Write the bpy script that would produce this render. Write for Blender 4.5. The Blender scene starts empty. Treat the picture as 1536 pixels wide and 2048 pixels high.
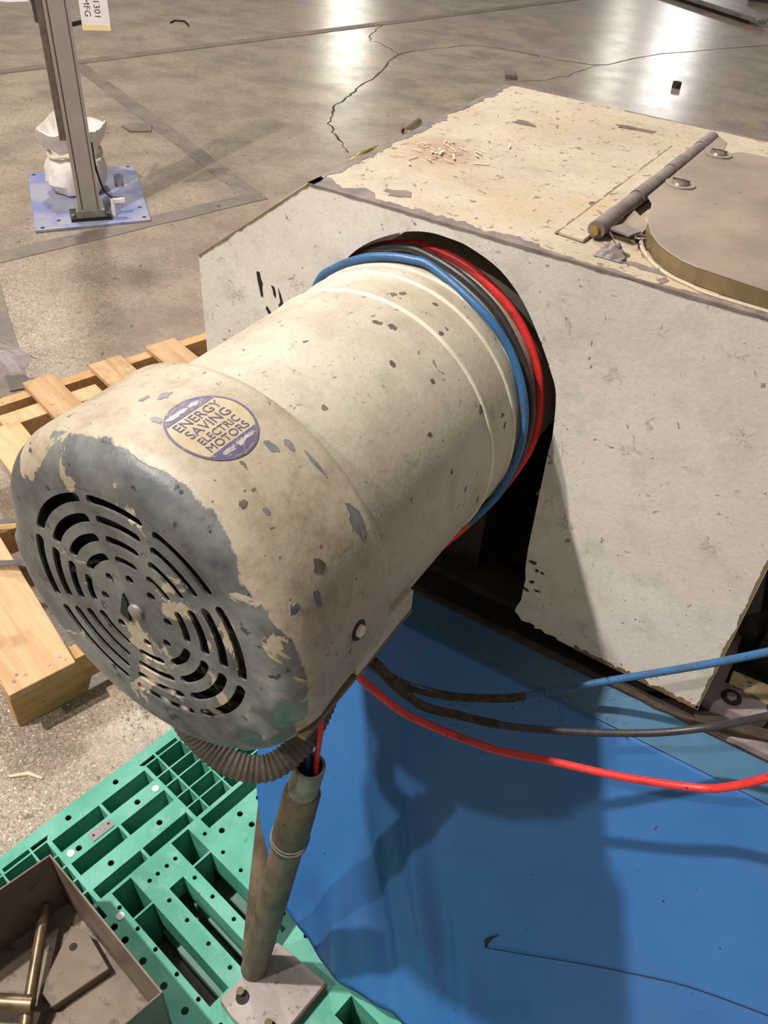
import bpy, bmesh, math, random
from mathutils import Vector, Matrix, noise as mnoise
from mathutils.geometry import tessellate_polygon
random.seed(7)
SC = bpy.context.scene
COL = SC.collection
PI = math.pi
def V(*a): return Vector(a)
def lin(c):
    o = []
    for x in c[:3]:
        x /= 255.0
        o.append(x/12.92 if x <= .04045 else ((x+.055)/1.055)**2.4)
    return (o[0], o[1], o[2], 1.0)

# ---------------------------------------------------------------- camera
# machine frame: +x along the guard front, +y along the motor axis, z up
cam_d = bpy.data.cameras.new('camera')
cam = bpy.data.objects.new('camera', cam_d); COL.objects.link(cam)
CR = Vector((0.8490417541, 0.5247177546, 0.0616390927))
CU = Vector((-0.3828497572, 0.5306552846, 0.7561951021))
CF = Vector((-0.3640798858, 0.6656397276, -0.6514365586))
m = Matrix((( CR.x, CU.x, -CF.x, 0.3602), (CR.y, CU.y, -CF.y, 0.0), (CR.z, CU.z, -CF.z, 1.5), (0, 0, 0, 1)))
cam.matrix_world = m
cam_d.sensor_fit = 'VERTICAL'; cam_d.sensor_height = 24.0
cam_d.lens = 1676.0/2048.0*24.0
cam_d.clip_start = 0.02; cam_d.clip_end = 300
SC.camera = cam

# ---------------------------------------------------------------- world, lamps, exposure
w = bpy.data.worlds.new('hall'); SC.world = w; w.use_nodes = True
w.node_tree.nodes['Background'].inputs[0].default_value = (1.0, .95, .89, 1)
w.node_tree.nodes['Background'].inputs[1].default_value = .26
def area(name, loc, target, size, power, col=(1, .93, .84)):
    d = bpy.data.lights.new(name, 'AREA'); d.shape = 'DISK'; d.size = size; d.energy = power; d.color = col
    o = bpy.data.objects.new(name, d); COL.objects.link(o); o.location = loc
    o.rotation_euler = (Vector(target)-Vector(loc)).to_track_quat('-Z', 'Y').to_euler()
    return o
area('high_bay_lamp', (-2.0, -.9, 5.4), (0, .5, .8), .16, 370, (1, .945, .9))
area('high_bay_lamp', (-2.16, -3.4, 5.65), (0, .6, .8), .2, 180, (1, .945, .9))
area('high_bay_lamp', (-5.5, 5.0, 6.5), (-2.5, 3.0, 0), .6, 380, (1, .94, .88))
area('high_bay_lamp', (-22.1, 34.2, 7.0), (-3.2, 5.6, 0), 1.7, 190, (1, .98, .84))
area('high_bay_lamp', (-9.4, 39.3, 7.0), (-1.3, 6.9, 0), 1.7, 220, (1, .95, .92))
area('high_bay_lamp', (-11.2, 37.4, 7.0), (-1.5, 6.6, 0), .7, 80, (1, .97, .85))
SC.view_settings.view_transform = 'Standard'
SC.view_settings.look = 'None'
SC.view_settings.gamma = 1.0
SC.view_settings.use_curve_mapping = False
SC.view_settings.exposure = -0.12

# ---------------------------------------------------------------- node helper
class N:
    def __init__(s, name, rough=.6, metal=0.0, spec=.5):
        s.m = bpy.data.materials.new(name); s.m.use_nodes = True
        s.t = s.m.node_tree; s.b = s.t.nodes['Principled BSDF']
        s.b.inputs['Roughness'].default_value = rough
        s.b.inputs['Metallic'].default_value = metal
        s.b.inputs['Specular IOR Level'].default_value = spec
    def n(s, typ, **kw):
        x = s.t.nodes.new(typ)
        for k, v in kw.items(): setattr(x, k, v)
        return x
    def put(s, sock, v):
        if hasattr(v, 'is_linked') or isinstance(v, bpy.types.NodeSocket): s.t.links.new(v, sock)
        else: sock.default_value = v
    def pos(s): return s.n('ShaderNodeNewGeometry').outputs['Position']
    def obj(s): return s.n('ShaderNodeTexCoord').outputs['Object']
    def rnd(s): return s.n('ShaderNodeObjectInfo').outputs['Random']
    def scl(s, vec, sc, off=None):
        x = s.n('ShaderNodeMapping'); s.put(x.inputs['Vector'], vec); x.inputs['Scale'].default_value = sc
        if off is not None: s.put(x.inputs['Location'], off)
        return x.outputs[0]
    def noise(s, vec, scale, detail=4, rough=.55, dist=0.0):
        x = s.n('ShaderNodeTexNoise'); s.put(x.inputs['Vector'], vec)
        x.inputs['Scale'].default_value = scale; x.inputs['Detail'].default_value = detail
        x.inputs['Roughness'].default_value = rough; x.inputs['Distortion'].default_value = dist
        return x.outputs['Fac']
    def vor(s, vec, scale, feat='F1', out='Distance', rand=1.0):
        x = s.n('ShaderNodeTexVoronoi', feature=feat); s.put(x.inputs['Vector'], vec)
        x.inputs['Scale'].default_value = scale; x.inputs['Randomness'].default_value = rand
        return x.outputs[out]
    def ramp(s, fac, stops):
        x = s.n('ShaderNodeValToRGB'); e = x.color_ramp.elements
        while len(e) < len(stops): e.new(.5)
        for i, (p, c) in enumerate(stops):
            e[i].position = p; e[i].color = lin(c) if len(c) == 3 else c
        s.put(x.inputs[0], fac); return x.outputs[0]
    def step(s, fac, a, b):
        x = s.n('ShaderNodeMapRange'); s.put(x.inputs[0], fac)
        x.inputs[1].default_value = a; x.inputs[2].default_value = b; return x.outputs[0]
    def math(s, op, a, b=0.0):
        x = s.n('ShaderNodeMath', operation=op); s.put(x.inputs[0], a); s.put(x.inputs[1], b); return x.outputs[0]
    def mix(s, fac, a, b, kind='MIX'):
        x = s.n('ShaderNodeMix', data_type='RGBA', blend_type=kind)
        s.put(x.inputs[0], fac); s.put(x.inputs[6], lin(a) if isinstance(a, tuple) and len(a) == 3 else a)
        s.put(x.inputs[7], lin(b) if isinstance(b, tuple) and len(b) == 3 else b); return x.outputs[2]
    def sep(s, vec):
        x = s.n('ShaderNodeSeparateXYZ'); s.put(x.inputs[0], vec); return x.outputs
    def col(s, c): s.put(s.b.inputs['Base Color'], lin(c) if isinstance(c, tuple) and len(c) == 3 else c)
    def rough(s, r): s.put(s.b.inputs['Roughness'], r)
    def bump(s, h, strength=.3, dist=.002):
        x = s.n('ShaderNodeBump'); x.inputs['Strength'].default_value = strength; x.inputs['Distance'].default_value = dist
        s.put(x.inputs['Height'], h); s.t.links.new(x.outputs[0], s.b.inputs['Normal'])

def simple(name, c1, c2, scale=30, rough=.6, metal=0.0, lo=.35, hi=.65, bump=0.0, spec=.5, dirt=None, dth=.62, dscale=80):
    k = N(name, rough, metal, spec); p = k.pos()
    f = k.noise(p, scale, 5, .6)
    c = k.ramp(f, [(lo, c1), (hi, c2)])
    if dirt:
        d = k.step(k.noise(p, dscale, 6, .7), dth, dth+.06)
        c = k.mix(d, c, dirt)
    k.col(c)
    if bump: k.bump(k.noise(p, scale*4, 4), bump, .002)
    return k.m

# concrete floor -------------------------------------------------
def make_concrete():
    k = N('speckled_concrete', .34); p = k.pos()
    big = k.noise(p, .55, 5, .6); mid = k.noise(p, 3.2, 6, .65); fine = k.noise(p, 40, 5, .7)
    base = k.ramp(big, [(.3, (154, 138, 121)), (.5, (166, 150, 131)), (.7, (175, 161, 139))])
    base = k.mix(k.step(mid, .42, .62), base, (136, 121, 106))
    base = k.mix(k.step(fine, .5, .75), base, (120, 106, 92))
    red = k.step(k.noise(k.scl(p, (1, 1, 1), (3, 7, 0)), .5, 2), .6, .75)
    base = k.mix(k.math('MULTIPLY', red, .5), base, (172, 138, 118))
    y = k.sep(p)[1]
    expo = k.math('MULTIPLY', k.step(k.noise(p, 1.1, 4), .36, .62), k.step(y, 5.6, 2.6))
    vc = k.vor(p, 150, 'F1', 'Color'); vd = k.vor(p, 150)
    r = k.sep(vc)[0]; g = k.sep(vc)[1]
    dot = k.step(vd, .42, .3)
    lightm = k.math('MULTIPLY', k.math('MULTIPLY', k.step(r, .76, .8), dot), k.math('MULTIPLY', expo, k.step(g, .2, .9)))
    darkm = k.math('MULTIPLY', k.math('MULTIPLY', k.step(r, .24, .2), dot), k.math('MULTIPLY', expo, .8))
    vc2 = k.vor(p, 340, 'F1', 'Color'); r2 = k.sep(vc2)[0]
    base = k.mix(k.math('MULTIPLY', k.step(r2, .8, .84), k.math('MULTIPLY', expo, .5)), base, (205, 190, 168))
    base = k.mix(k.math('MULTIPLY', k.step(r2, .16, .12), k.math('MULTIPLY', expo, .6)), base, (84, 72, 62))
    base = k.mix(lightm, base, (226, 212, 192)); base = k.mix(k.math('MULTIPLY', darkm, .7), base, (84, 71, 60))
    sp = k.math('MULTIPLY', k.step(k.noise(p, 26, 3, .5), .69, .71), .75)
    base = k.mix(sp, base, (92, 78, 64))
    k.col(base)
    k.rough(k.math('ADD', k.math('MULTIPLY', mid, .16), k.math('ADD', k.math('MULTIPLY', expo, .2), .17)))
    k.bump(k.noise(p, 14, 5), .1, .004)
    return k.m

def make_paint(name, c1, c2, spots=(92, 76, 58), sth=.66, rust=None, rough=.62, yell=None, smear=None, stain=None, stars=0):
    k = N(name, rough, 0, .45); p = k.pos()
    big = k.noise(p, 5, 5, .6); med = k.noise(p, 28, 6, .65)
    c = k.ramp(big, [(.32, c1), (.66, c2)])
    c = k.mix(k.math('MULTIPLY', k.step(med, .5, .72), .5), c, tuple(int(x*.84) for x in c1))
    if yell: c = k.mix(k.math('MULTIPLY', k.step(k.noise(p, 9, 4), .5, .72), .8), c, yell)
    if smear:
        sm = k.math('MULTIPLY', k.step(k.noise(p, 34, 8, .75, 1.6), .6, .7), k.step(k.noise(p, 7, 3), .46, .6))
        c = k.mix(k.math('MULTIPLY', sm, .75), c, smear)
    if stain:
        d = k.n('ShaderNodeVectorMath', operation='DISTANCE'); k.put(d.inputs[0], p); d.inputs[1].default_value = stain
        dm = k.math('MULTIPLY', k.step(k.math('ADD', d.outputs['Value'], k.math('MULTIPLY', k.noise(p, 30, 6, .7), .09)), .105, .06), .6)
        c = k.mix(dm, c, (150, 106, 80))
    s1 = k.step(k.noise(p, 95, 4, .6, .6), sth, sth+.03)
    c = k.mix(k.math('MULTIPLY', s1, .8), c, spots)
    c = k.mix(k.math('MULTIPLY', k.step(k.noise(p, 210, 6, .75), .46, .72), .22), c, tuple(int(x*.6) for x in c1))
    if stars:
        vn = k.n('ShaderNodeTexVoronoi'); k.put(vn.inputs['Vector'], p); vn.inputs['Scale'].default_value = stars
        wob = k.n('ShaderNodeTexNoise'); k.put(wob.inputs['Vector'], p); wob.inputs['Scale'].default_value = 90; wob.inputs['Detail'].default_value = 3
        wv = k.n('ShaderNodeVectorMath', operation='MULTIPLY_ADD'); k.put(wv.inputs[0], wob.outputs['Color']); wv.inputs[1].default_value = (.012, .012, .012); k.put(wv.inputs[2], p)
        df = k.n('ShaderNodeVectorMath', operation='SUBTRACT'); k.put(df.inputs[0], wv.outputs[0]); k.put(df.inputs[1], vn.outputs['Position'])
        dx, dy, dz = k.sep(df.outputs[0]); rr = k.sep(vn.outputs['Color'])
        an = k.math('ARCTAN2', dz, k.math('ADD', dx, dy)); rad = k.n('ShaderNodeVectorMath', operation='LENGTH'); k.put(rad.inputs[0], df.outputs[0])
        n1d = k.n('ShaderNodeTexNoise', noise_dimensions='2D'); n1d.inputs['Scale'].default_value = 2.3; n1d.inputs['Detail'].default_value = 2
        cv = k.n('ShaderNodeCombineXYZ'); k.put(cv.inputs[0], an); k.put(cv.inputs[1], k.math('MULTIPLY', rr[0], 40)); k.put(n1d.inputs['Vector'], cv.outputs[0])
        reach = k.math('MULTIPLY', k.math('MULTIPLY', k.math('SUBTRACT', n1d.outputs['Fac'], .34), k.step(rr[1], .3, 1.0)), .046)
        st = k.math('MULTIPLY', k.step(k.math('SUBTRACT', reach, rad.outputs['Value']), -.001, .004), k.step(k.noise(p, 260, 5, .7), .42, .6))
        c = k.mix(k.math('MULTIPLY', st, .55), c, spots)
    s2 = k.step(k.noise(p, 300, 2, .5), .7, .74)
    c = k.mix(k.math('MULTIPLY', s2, .55), c, spots)
    if rust:
        c = k.mix(k.math('MULTIPLY', k.step(k.noise(k.scl(p, (1, 1.6, 1)), 13, 6, .7), .67, .73), .7), c, rust)
    k.col(c)
    k.rough(k.math('ADD', k.math('MULTIPLY', med, .3), rough-.15))
    k.bump(k.noise(p, 170, 5, .65), .28, .0012)
    return k.m

def make_cover():
    k = N('chipped_grey_and_beige_paint', .42, 0, .5); p = k.pos(); s = k.sep(p)
    n1 = k.noise(p, 17, 6, .62); n2 = k.noise(k.scl(p, (1, 1, 1), (4.6, 2.3, 8.2)), 19, 6, .6, .5)
    ang = k.math('ARCTAN2', k.math('SUBTRACT', s[2], 1.0164), s[0])
    ga = k.math('DIVIDE', k.math('SUBTRACT', ang, .62), .36)
    ga = k.math('EXPONENT', k.math('MULTIPLY', k.math('MULTIPLY', ga, ga), -1.0))
    edge = k.math('SUBTRACT', k.math('ADD', k.math('MULTIPLY', n1, .03), .2845), k.math('MULTIPLY', ga, .0155))
    gray = k.step(k.math('SUBTRACT', edge, s[1]), -.0006, .0006)
    patch = k.step(n2, .585, .592)
    gray = k.math('MULTIPLY', gray, k.math('SUBTRACT', 1.0, patch))
    gcol = k.ramp(k.noise(p, 22, 5, .6), [(.3, (62, 65, 66)), (.5, (98, 100, 99)), (.72, (133, 132, 127))])
    gcol = k.mix(k.step(k.noise(p, 70, 4), .63, .68), gcol, (52, 52, 52))
    b = k.ramp(k.noise(p, 7, 5), [(.3, (164, 150, 127)), (.7, (190, 178, 157))])
    b = k.mix(k.math('MULTIPLY', k.step(k.noise(p, 36, 7, .75), .46, .66), .7), b, (140, 124, 99))
    b = k.mix(k.step(k.noise(p, 120, 4), .67, .7), b, (110, 92, 74))
    k.col(k.mix(gray, b, gcol))
    k.rough(k.math('SUBTRACT', .5, k.math('MULTIPLY', gray, .16)))
    k.bump(k.math('ADD', k.math('MULTIPLY', gray, -.8), k.math('MULTIPLY', k.noise(p, 150, 5), .8)), .35, .0012)
    return k.m

def make_wood(name, axis, c1, c2, c3):
    k = N(name, .72, 0, .25); o = k.obj(); r = k.rnd()
    off = k.n('ShaderNodeCombineXYZ')
    for i in range(3): k.put(off.inputs[i], k.math('MULTIPLY', r, 7.0+3*i))
    sc = [38, 38, 38]; sc[axis] = 3.0
    v = k.scl(o, tuple(sc), off.outputs[0])
    g = k.noise(v, 1.0, 6, .6, .8)
    c = k.ramp(g, [(.3, c1), (.52, c2), (.72, c3)])
    c = k.mix(k.math('MULTIPLY', k.step(k.noise(o, 11, 5, .65), .54, .7), .6), c, tuple(int(x*.68) for x in c2))
    c = k.mix(k.step(k.noise(k.scl(o, (1, 1, 1), off.outputs[0]), 55, 4, .6), .68, .71), c, (90, 60, 42))
    hsv = k.n('ShaderNodeHueSaturation'); k.put(hsv.inputs['Value'], k.math('ADD', k.math('MULTIPLY', r, .3), .85)); k.put(hsv.inputs['Color'], c)
    k.col(hsv.outputs[0]); k.bump(g, .25, .002); return k.m

def make_green():
    k = N('moulded_green_plastic', .5, 0, .4); p = k.pos()
    c = k.ramp(k.noise(p, 9, 5, .6), [(.3, (66, 144, 121)), (.5, (86, 163, 140)), (.7, (116, 178, 159))])
    c = k.mix(k.math('MULTIPLY', k.step(k.noise(p, 30, 6, .7), .55, .72), .55), c, (136, 182, 166))
    c = k.mix(k.step(k.noise(p, 60, 4), .68, .72), c, (70, 120, 104))
    k.col(c); return k.m

def make_blue():
    k = N('scuffed_blue_paint', .36, 0, .5); p = k.pos()
    c = k.ramp(k.noise(p, 4, 4, .6), [(.3, (44, 94, 152)), (.7, (58, 110, 168))])
    c = k.mix(k.math('MULTIPLY', k.step(k.noise(p, 9, 6, .7), .54, .75), .35), c, (78, 106, 140))
    sc = k.math('MULTIPLY', k.step(k.noise(k.scl(p, (60, 30, 18)), 1.0, 5, .7), .71, .74), .5)
    c = k.mix(sc, c, (112, 132, 156))
    c = k.mix(k.step(k.noise(p, 120, 3), .72, .74), c, (28, 40, 60))
    k.col(c); k.bump(k.noise(p, 40, 3), .05, .001); return k.m

MAT = {}
MAT['concrete'] = make_concrete()
MAT['tape'] = simple('worn_grey_floor_tape', (112, 101, 92), (136, 122, 109), 6, .5, dirt=(86, 76, 68), dth=.6, dscale=20)
MAT['crack'] = simple('crack_dirt', (66, 55, 44), (84, 70, 56), 40, .9)
MAT['hood_front'] = make_paint('dirty_cream_lit_front_paint', (204, 195, 184), (221, 213, 203), (104, 90, 76), .668, stars=24, smear=(128, 112, 94))  # same cream paint as the top, base lightened to stand in for front light
MAT['hood_top'] = make_paint('dirty_cream_dimmed_top_paint', (170, 156, 134), (190, 177, 155), (112, 86, 62), .62, stain=(-.085, .885, 1.195), rust=(160, 124, 92), yell=(178, 156, 122))  # same paint with real dirt, base also darkened to offset the strong top light
MAT['body'] = make_paint('dirty_cream_motor_paint', (180, 169, 148), (200, 192, 175), (96, 80, 64), .66, yell=(166, 151, 124), rough=.5, smear=(150, 132, 104), stars=22)
MAT['cover'] = make_cover()
MAT['weld'] = simple('pale_cream_ridge', (206, 196, 174), (226, 218, 198), 40, .5, dirt=(150, 130, 104))
MAT['chip'] = simple('blue_grey_primer', (108, 110, 112), (134, 133, 131), 60, .45)
MAT['chip_dark'] = simple('dark_grease_spot', (84, 72, 62), (122, 106, 88), 90, .7)
MAT['black_chip'] = simple('bare_black_steel', (16, 13, 11), (32, 27, 23), 60, .6)
MAT['worn'] = simple('worn_purple_grey_steel', (104, 93, 88), (134, 121, 113), 40, .5, dirt=(84, 74, 70))
MAT['lid'] = simple('greasy_grey_brown_steel', (122, 108, 96), (148, 133, 118), 9, .42, dirt=(92, 80, 70), dth=.63)
MAT['lid_edge'] = simple('brown_flange_paint', (104, 86, 58), (132, 112, 80), 20, .4)
MAT['screw'] = simple('dull_zinc', (120, 108, 98), (160, 148, 136), 80, .35, .6)
MAT['steel'] = simple('bright_steel', (190, 186, 180), (225, 222, 216), 60, .25, .9)
MAT['brass'] = simple('tarnished_brass', (150, 120, 66), (190, 160, 96), 60, .35, .7)
MAT['dark'] = simple('black_cavity_shade', (20, 17, 14), (34, 29, 25), 20, .7)  # black base paints the shade inside holes and cavities; also used on dark parts
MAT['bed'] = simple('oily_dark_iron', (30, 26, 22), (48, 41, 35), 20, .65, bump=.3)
MAT['bracket'] = simple('greasy_dark_grey_iron', (50, 44, 38), (74, 65, 56), 16, .6)
MAT['rust_lip'] = simple('rusty_brown_edge', (44, 34, 26), (72, 56, 43), 50, .8, bump=.4)
MAT['rail'] = simple('purple_grey_machined_iron', (122, 108, 106), (146, 132, 130), 20, .5, dirt=(76, 62, 58), dth=.64)
MAT['gold'] = simple('yellowish_bronze_plate', (196, 172, 128), (226, 208, 168), 60, .45, .2, dirt=(120, 98, 66), dth=.58)
def hose(name, c, c2):
    k = N(name, .42, 0, .5); p = k.pos()
    b = k.mix(k.step(k.noise(p, 60, 5, .7), .5, .7), c, c2); b = k.mix(k.step(k.noise(p, 160, 4, .6), .64, .68), b, (52, 42, 38))
    k.col(b); k.bump(k.noise(p, 300, 2), .15, .001); return k.m
MAT['blue_hose'] = hose('blue_air_hose', (52, 100, 144), (64, 86, 108))
MAT['red_hose'] = hose('red_air_hose', (214, 52, 50), (168, 44, 42))
MAT['black_hose'] = hose('black_rubber_hose', (48, 46, 48), (66, 60, 58))
MAT['lint'] = simple('dark_dust_and_lint', (46, 38, 32), (82, 70, 58), 120, .95, bump=.8)
MAT['conduit'] = simple('dusty_grey_brown_conduit', (86, 76, 68), (120, 108, 96), 30, .7)
MAT['pipe'] = simple('dusty_brown_steel_pipe', (84, 72, 56), (116, 100, 80), 22, .55, .1, dirt=(62, 52, 42), dth=.6, bump=.2)
MAT['coupling'] = simple('grey_zinc_coupling', (110, 106, 98), (146, 141, 130), 40, .5, .3)
MAT['foot_plate'] = simple('dull_grey_plate', (138, 128, 120), (164, 154, 146), 14, .6, dirt=(112, 98, 88), dth=.58)
MAT['rust_side'] = simple('rusty_plate_edge', (112, 74, 58), (140, 100, 82), 30, .7)
MAT['blue'] = make_blue()
MAT['teal'] = simple('dusty_teal_blue_paint', (44, 84, 114), (60, 102, 130), 9, .45, dirt=(78, 96, 104), dth=.6, dscale=30)
MAT['green'] = make_green()
MAT['green_low'] = simple('dusty_pale_green_plastic', (96, 136, 120), (122, 156, 140), 16, .6)
MAT['label_grey'] = simple('grey_label_plate', (122, 116, 112), (140, 134, 130), 60, .5)
MAT['white_cap'] = simple('white_plastic', (214, 218, 212), (234, 236, 230), 40, .5)
MAT['tray'] = simple('oily_brown_grey_sheet_steel', (100, 86, 72), (124, 108, 92), 11, .5, .15, dirt=(94, 80, 68), dth=.58, dscale=26)
MAT['tray_in'] = simple('dirty_tray_bottom_steel', (108, 94, 80), (134, 118, 102), 13, .6, dirt=(92, 76, 62), dth=.55, dscale=34)
MAT['rod'] = simple('dark_bronze_bar', (92, 76, 56), (134, 114, 88), 30, .36, .55)
MAT['strap'] = simple('grey_brown_strap', (76, 68, 66), (98, 88, 84), 30, .5)
MAT['wood_u'] = make_wood('pine_stringer', 0, (204, 166, 120), (190, 150, 104), (172, 130, 86))
MAT['wood_v'] = make_wood('pine_board', 1, (214, 180, 140), (202, 164, 122), (180, 140, 100))
MAT['alu'] = simple('satin_aluminium', (160, 152, 144), (168, 160, 152), 6, .42, .2)
MAT['alu_dark'] = simple('shadow_groove_aluminium', (98, 88, 78), (118, 107, 96), 40, .5, .3)
MAT['blue_plate'] = simple('scuffed_lavender_blue_plate', (126, 132, 176), (158, 156, 172), 7, .4, lo=.42, hi=.56, dirt=(112, 112, 138), dth=.6, dscale=9)
MAT['white'] = simple('white_plastic_film', (226, 216, 206), (244, 238, 230), 18, .4)
MAT['cream'] = simple('cream_cloth', (214, 200, 180), (232, 220, 200), 30, .7)
MAT['paper'] = simple('white_card', (232, 226, 226), (240, 236, 234), 20, .6)
MAT['pale_yellow'] = simple('pale_yellow_tape', (236, 214, 160), (242, 222, 172), 30, .5)
MAT['yellow'] = simple('yellow_tape', (216, 198, 84), (230, 214, 110), 30, .4)
MAT['ink'] = simple('dark_print', (74, 54, 56), (92, 70, 70), 60, .6)
MAT['purple'] = simple('faded_purple_print', (88, 80, 112), (108, 98, 126), 50, .5, dirt=(146, 130, 112), dth=.56, dscale=170)
MAT['purple_ink'] = simple('purple_ink', (84, 76, 108), (100, 90, 120), 50, .5)
MAT['sticker_bg'] = simple('yellowed_sticker', (172, 155, 122), (190, 174, 143), 40, .4)
MAT['sticker_worn'] = simple('rubbed_sticker_print', (150, 140, 140), (190, 180, 172), 140, .4)
MAT['splinter'] = simple('pale_wood_splinter', (214, 186, 150), (236, 214, 184), 60, .7)
MAT['swarf'] = simple('shiny_metal_swarf', (150, 140, 130), (220, 210, 200), 200, .25, .8)
MAT['fork'] = simple('grey_steel_fork', (120, 112, 104), (160, 150, 140), 8, .35, .5)
kk = N('clear_plastic_film', .12); kk.col((225, 220, 226)); kk.b.inputs['Transmission Weight'].default_value = .75; kk.b.inputs['IOR'].default_value = 1.2
MAT['film'] = kk.m

# ---------------------------------------------------------------- mesh helpers
class MB:
    def __init__(s): s.v = []; s.f = []
    def add(s, vs, fs):
        k = len(s.v); s.v += [Vector(x) for x in vs]; s.f += [[i+k for i in f] for f in fs]; return s
    def hexa(s, p):      # 4 bottom + 4 top
        return s.add(p, [(3, 2, 1, 0), (4, 5, 6, 7), (0, 1, 5, 4), (1, 2, 6, 5), (2, 3, 7, 6), (3, 0, 4, 7)])
    def box(s, x0, x1, y0, y1, z0, z1):
        return s.hexa([(x0, y0, z0), (x1, y0, z0), (x1, y1, z0), (x0, y1, z0), (x0, y0, z1), (x1, y0, z1), (x1, y1, z1), (x0, y1, z1)])
    def prism(s, poly, z0, z1):
        a = sum(poly[i][0]*poly[(i+1) % len(poly)][1]-poly[(i+1) % len(poly)][0]*poly[i][1] for i in range(len(poly)))
        if a < 0: poly = poly[::-1]
        n = len(poly); vs = [(x, y, z0) for x, y in poly]+[(x, y, z1) for x, y in poly]
        fs = [(i, (i+1) % n, n+(i+1) % n, n+i) for i in range(n)]
        for t in tessellate_polygon([[Vector((x, y, 0)) for x, y in poly]]):
            a, b, c = t
            nz = (Vector(vs[b])-Vector(vs[a])).cross(Vector(vs[c])-Vector(vs[a])).z
            if nz < 0: b, c = c, b
            fs += [(n+a, n+b, n+c), (c, b, a)]
        return s.add(vs, fs)
    def tube(s, path, r, n=10, caps=True, closed=False):
        P = [Vector(p) for p in path]; m_ = len(P)
        R = r if isinstance(r, (list, tuple)) else [r]*m_
        t0 = (P[1]-P[0]).normalized(); a = t0.orthogonal().normalized(); vs = []
        for i in range(m_):
            t = ((P[(i+1) % m_] if closed or i < m_-1 else P[i])-(P[i-1] if closed or i > 0 else P[i])).normalized()
            a = (a-t*a.dot(t)).normalized(); b = t.cross(a)
            for j in range(n):
                g = 2*PI*j/n; vs.append(P[i]+(a*math.cos(g)+b*math.sin(g))*R[i])
        fs = []
        for i in range(m_ if closed else m_-1):
            for j in range(n):
                i2 = (i+1) % m_
                fs.append((i*n+j, i*n+(j+1) % n, i2*n+(j+1) % n, i2*n+j))
        if caps and not closed: fs += [tuple(range(n))[::-1], tuple(range((m_-1)*n, m_*n))]
        return s.add(vs, fs)
    def cyl(s, p0, p1, r, n=20, r2=None): return s.tube([p0, p1], [r, r if r2 is None else r2], n)
    def pipe(s, p0, p1, ro, ri, n=24):     # open hollow tube
        p0 = Vector(p0); p1 = Vector(p1); t = (p1-p0).normalized(); a = t.orthogonal().normalized(); b = t.cross(a); vs = []
        for (p, r) in ((p0, ro), (p1, ro), (p1, ri), (p0, ri)):
            vs += [p+(a*math.cos(2*PI*j/n)+b*math.sin(2*PI*j/n))*r for j in range(n)]
        fs = []
        for q in range(4):
            for j in range(n):
                q2 = (q+1) % 4; fs.append((q*n+j, q*n+(j+1) % n, q2*n+(j+1) % n, q2*n+j))
        return s.add(vs, fs)
    def lathe_y(s, prof, cx, cz, n=96, fn=None):   # prof: (y, r)
        vs = []
        for (y, r) in prof:
            for j in range(n):
                g = 2*PI*j/n; p = Vector((cx+r*math.cos(g), y, cz+r*math.sin(g)))
                vs.append(fn(p, g, r) if fn else p)
        fs = []
        for i in range(len(prof)-1):
            for j in range(n): fs.append((i*n+j, i*n+(j+1) % n, (i+1)*n+(j+1) % n, (i+1)*n+j))
        return s.add(vs, fs)
    def mapv(s, fn): s.v = [Vector(fn(p)) for p in s.v]; return s

def smooth_path(pts, k=8):
    P = [Vector(p) for p in pts]; out = []
    for i in range(len(P)-1):
        p0 = P[max(i-1, 0)]; p1 = P[i]; p2 = P[i+1]; p3 = P[min(i+2, len(P)-1)]
        for j in range(k):
            t = j/k
            out.append(.5*((2*p1)+(p2-p0)*t+(2*p0-5*p1+4*p2-p3)*t*t+(3*p1-p0-3*p2+p3)*t**3))
    out.append(P[-1]); return out

def curve2d(loops, z0, z1, fn):
    cu = bpy.data.curves.new('tmp', 'CURVE'); cu.dimensions = '2D'; cu.fill_mode = 'BOTH'; cu.extrude = (z1-z0)/2
    for lp in loops:
        sp = cu.splines.new('POLY'); sp.points.add(len(lp)-1)
        for q, (x, y) in zip(sp.points, lp): q.co = (x, y, 0, 1)
        sp.use_cyclic_u = True
    return _curve_mb(cu, (z0+z1)/2, fn)
def _curve_mb(cu, zo, fn):
    o = bpy.data.objects.new('tmp', cu); COL.objects.link(o)
    dg = bpy.context.evaluated_depsgraph_get(); dg.update()
    me = bpy.data.meshes.new_from_object(o.evaluated_get(dg))
    mb = MB(); mb.add([fn(v.co.x, v.co.y, v.co.z+zo) for v in me.vertices], [tuple(p.vertices) for p in me.polygons])
    bpy.data.objects.remove(o); bpy.data.curves.remove(cu); bpy.data.meshes.remove(me)
    return mb
def text_mb(txt, size, fn, thick=.0002, bold=0.0, align='LEFT', sx=1.0, space=1.0):
    cu = bpy.data.curves.new('tmp', 'FONT'); cu.body = txt; cu.size = size; cu.extrude = thick; cu.offset = bold; cu.align_x = align
    cu.space_character = space; cu.resolution_u = 4
    return _curve_mb(cu, 0, lambda x, y, z: fn(x*sx, y, z))
def circle2(cx, cy, r, n=16): return [(cx+r*math.cos(2*PI*i/n), cy+r*math.sin(2*PI*i/n)) for i in range(n)]
def rect2(x0, x1, y0, y1): return [(x0, y0), (x1, y0), (x1, y1), (x0, y1)]
def blob(r, n=14, jag=.35, sx=1.0, sy=1.0, rot=0.0):
    out = []
    for i in range(n):
        a = 2*PI*i/n; q = r*(1+random.uniform(-jag, jag)); x, y = q*math.cos(a)*sx, q*math.sin(a)*sy
        out.append((x*math.cos(rot)-y*math.sin(rot), x*math.sin(rot)+y*math.cos(rot)))
    return out

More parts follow.
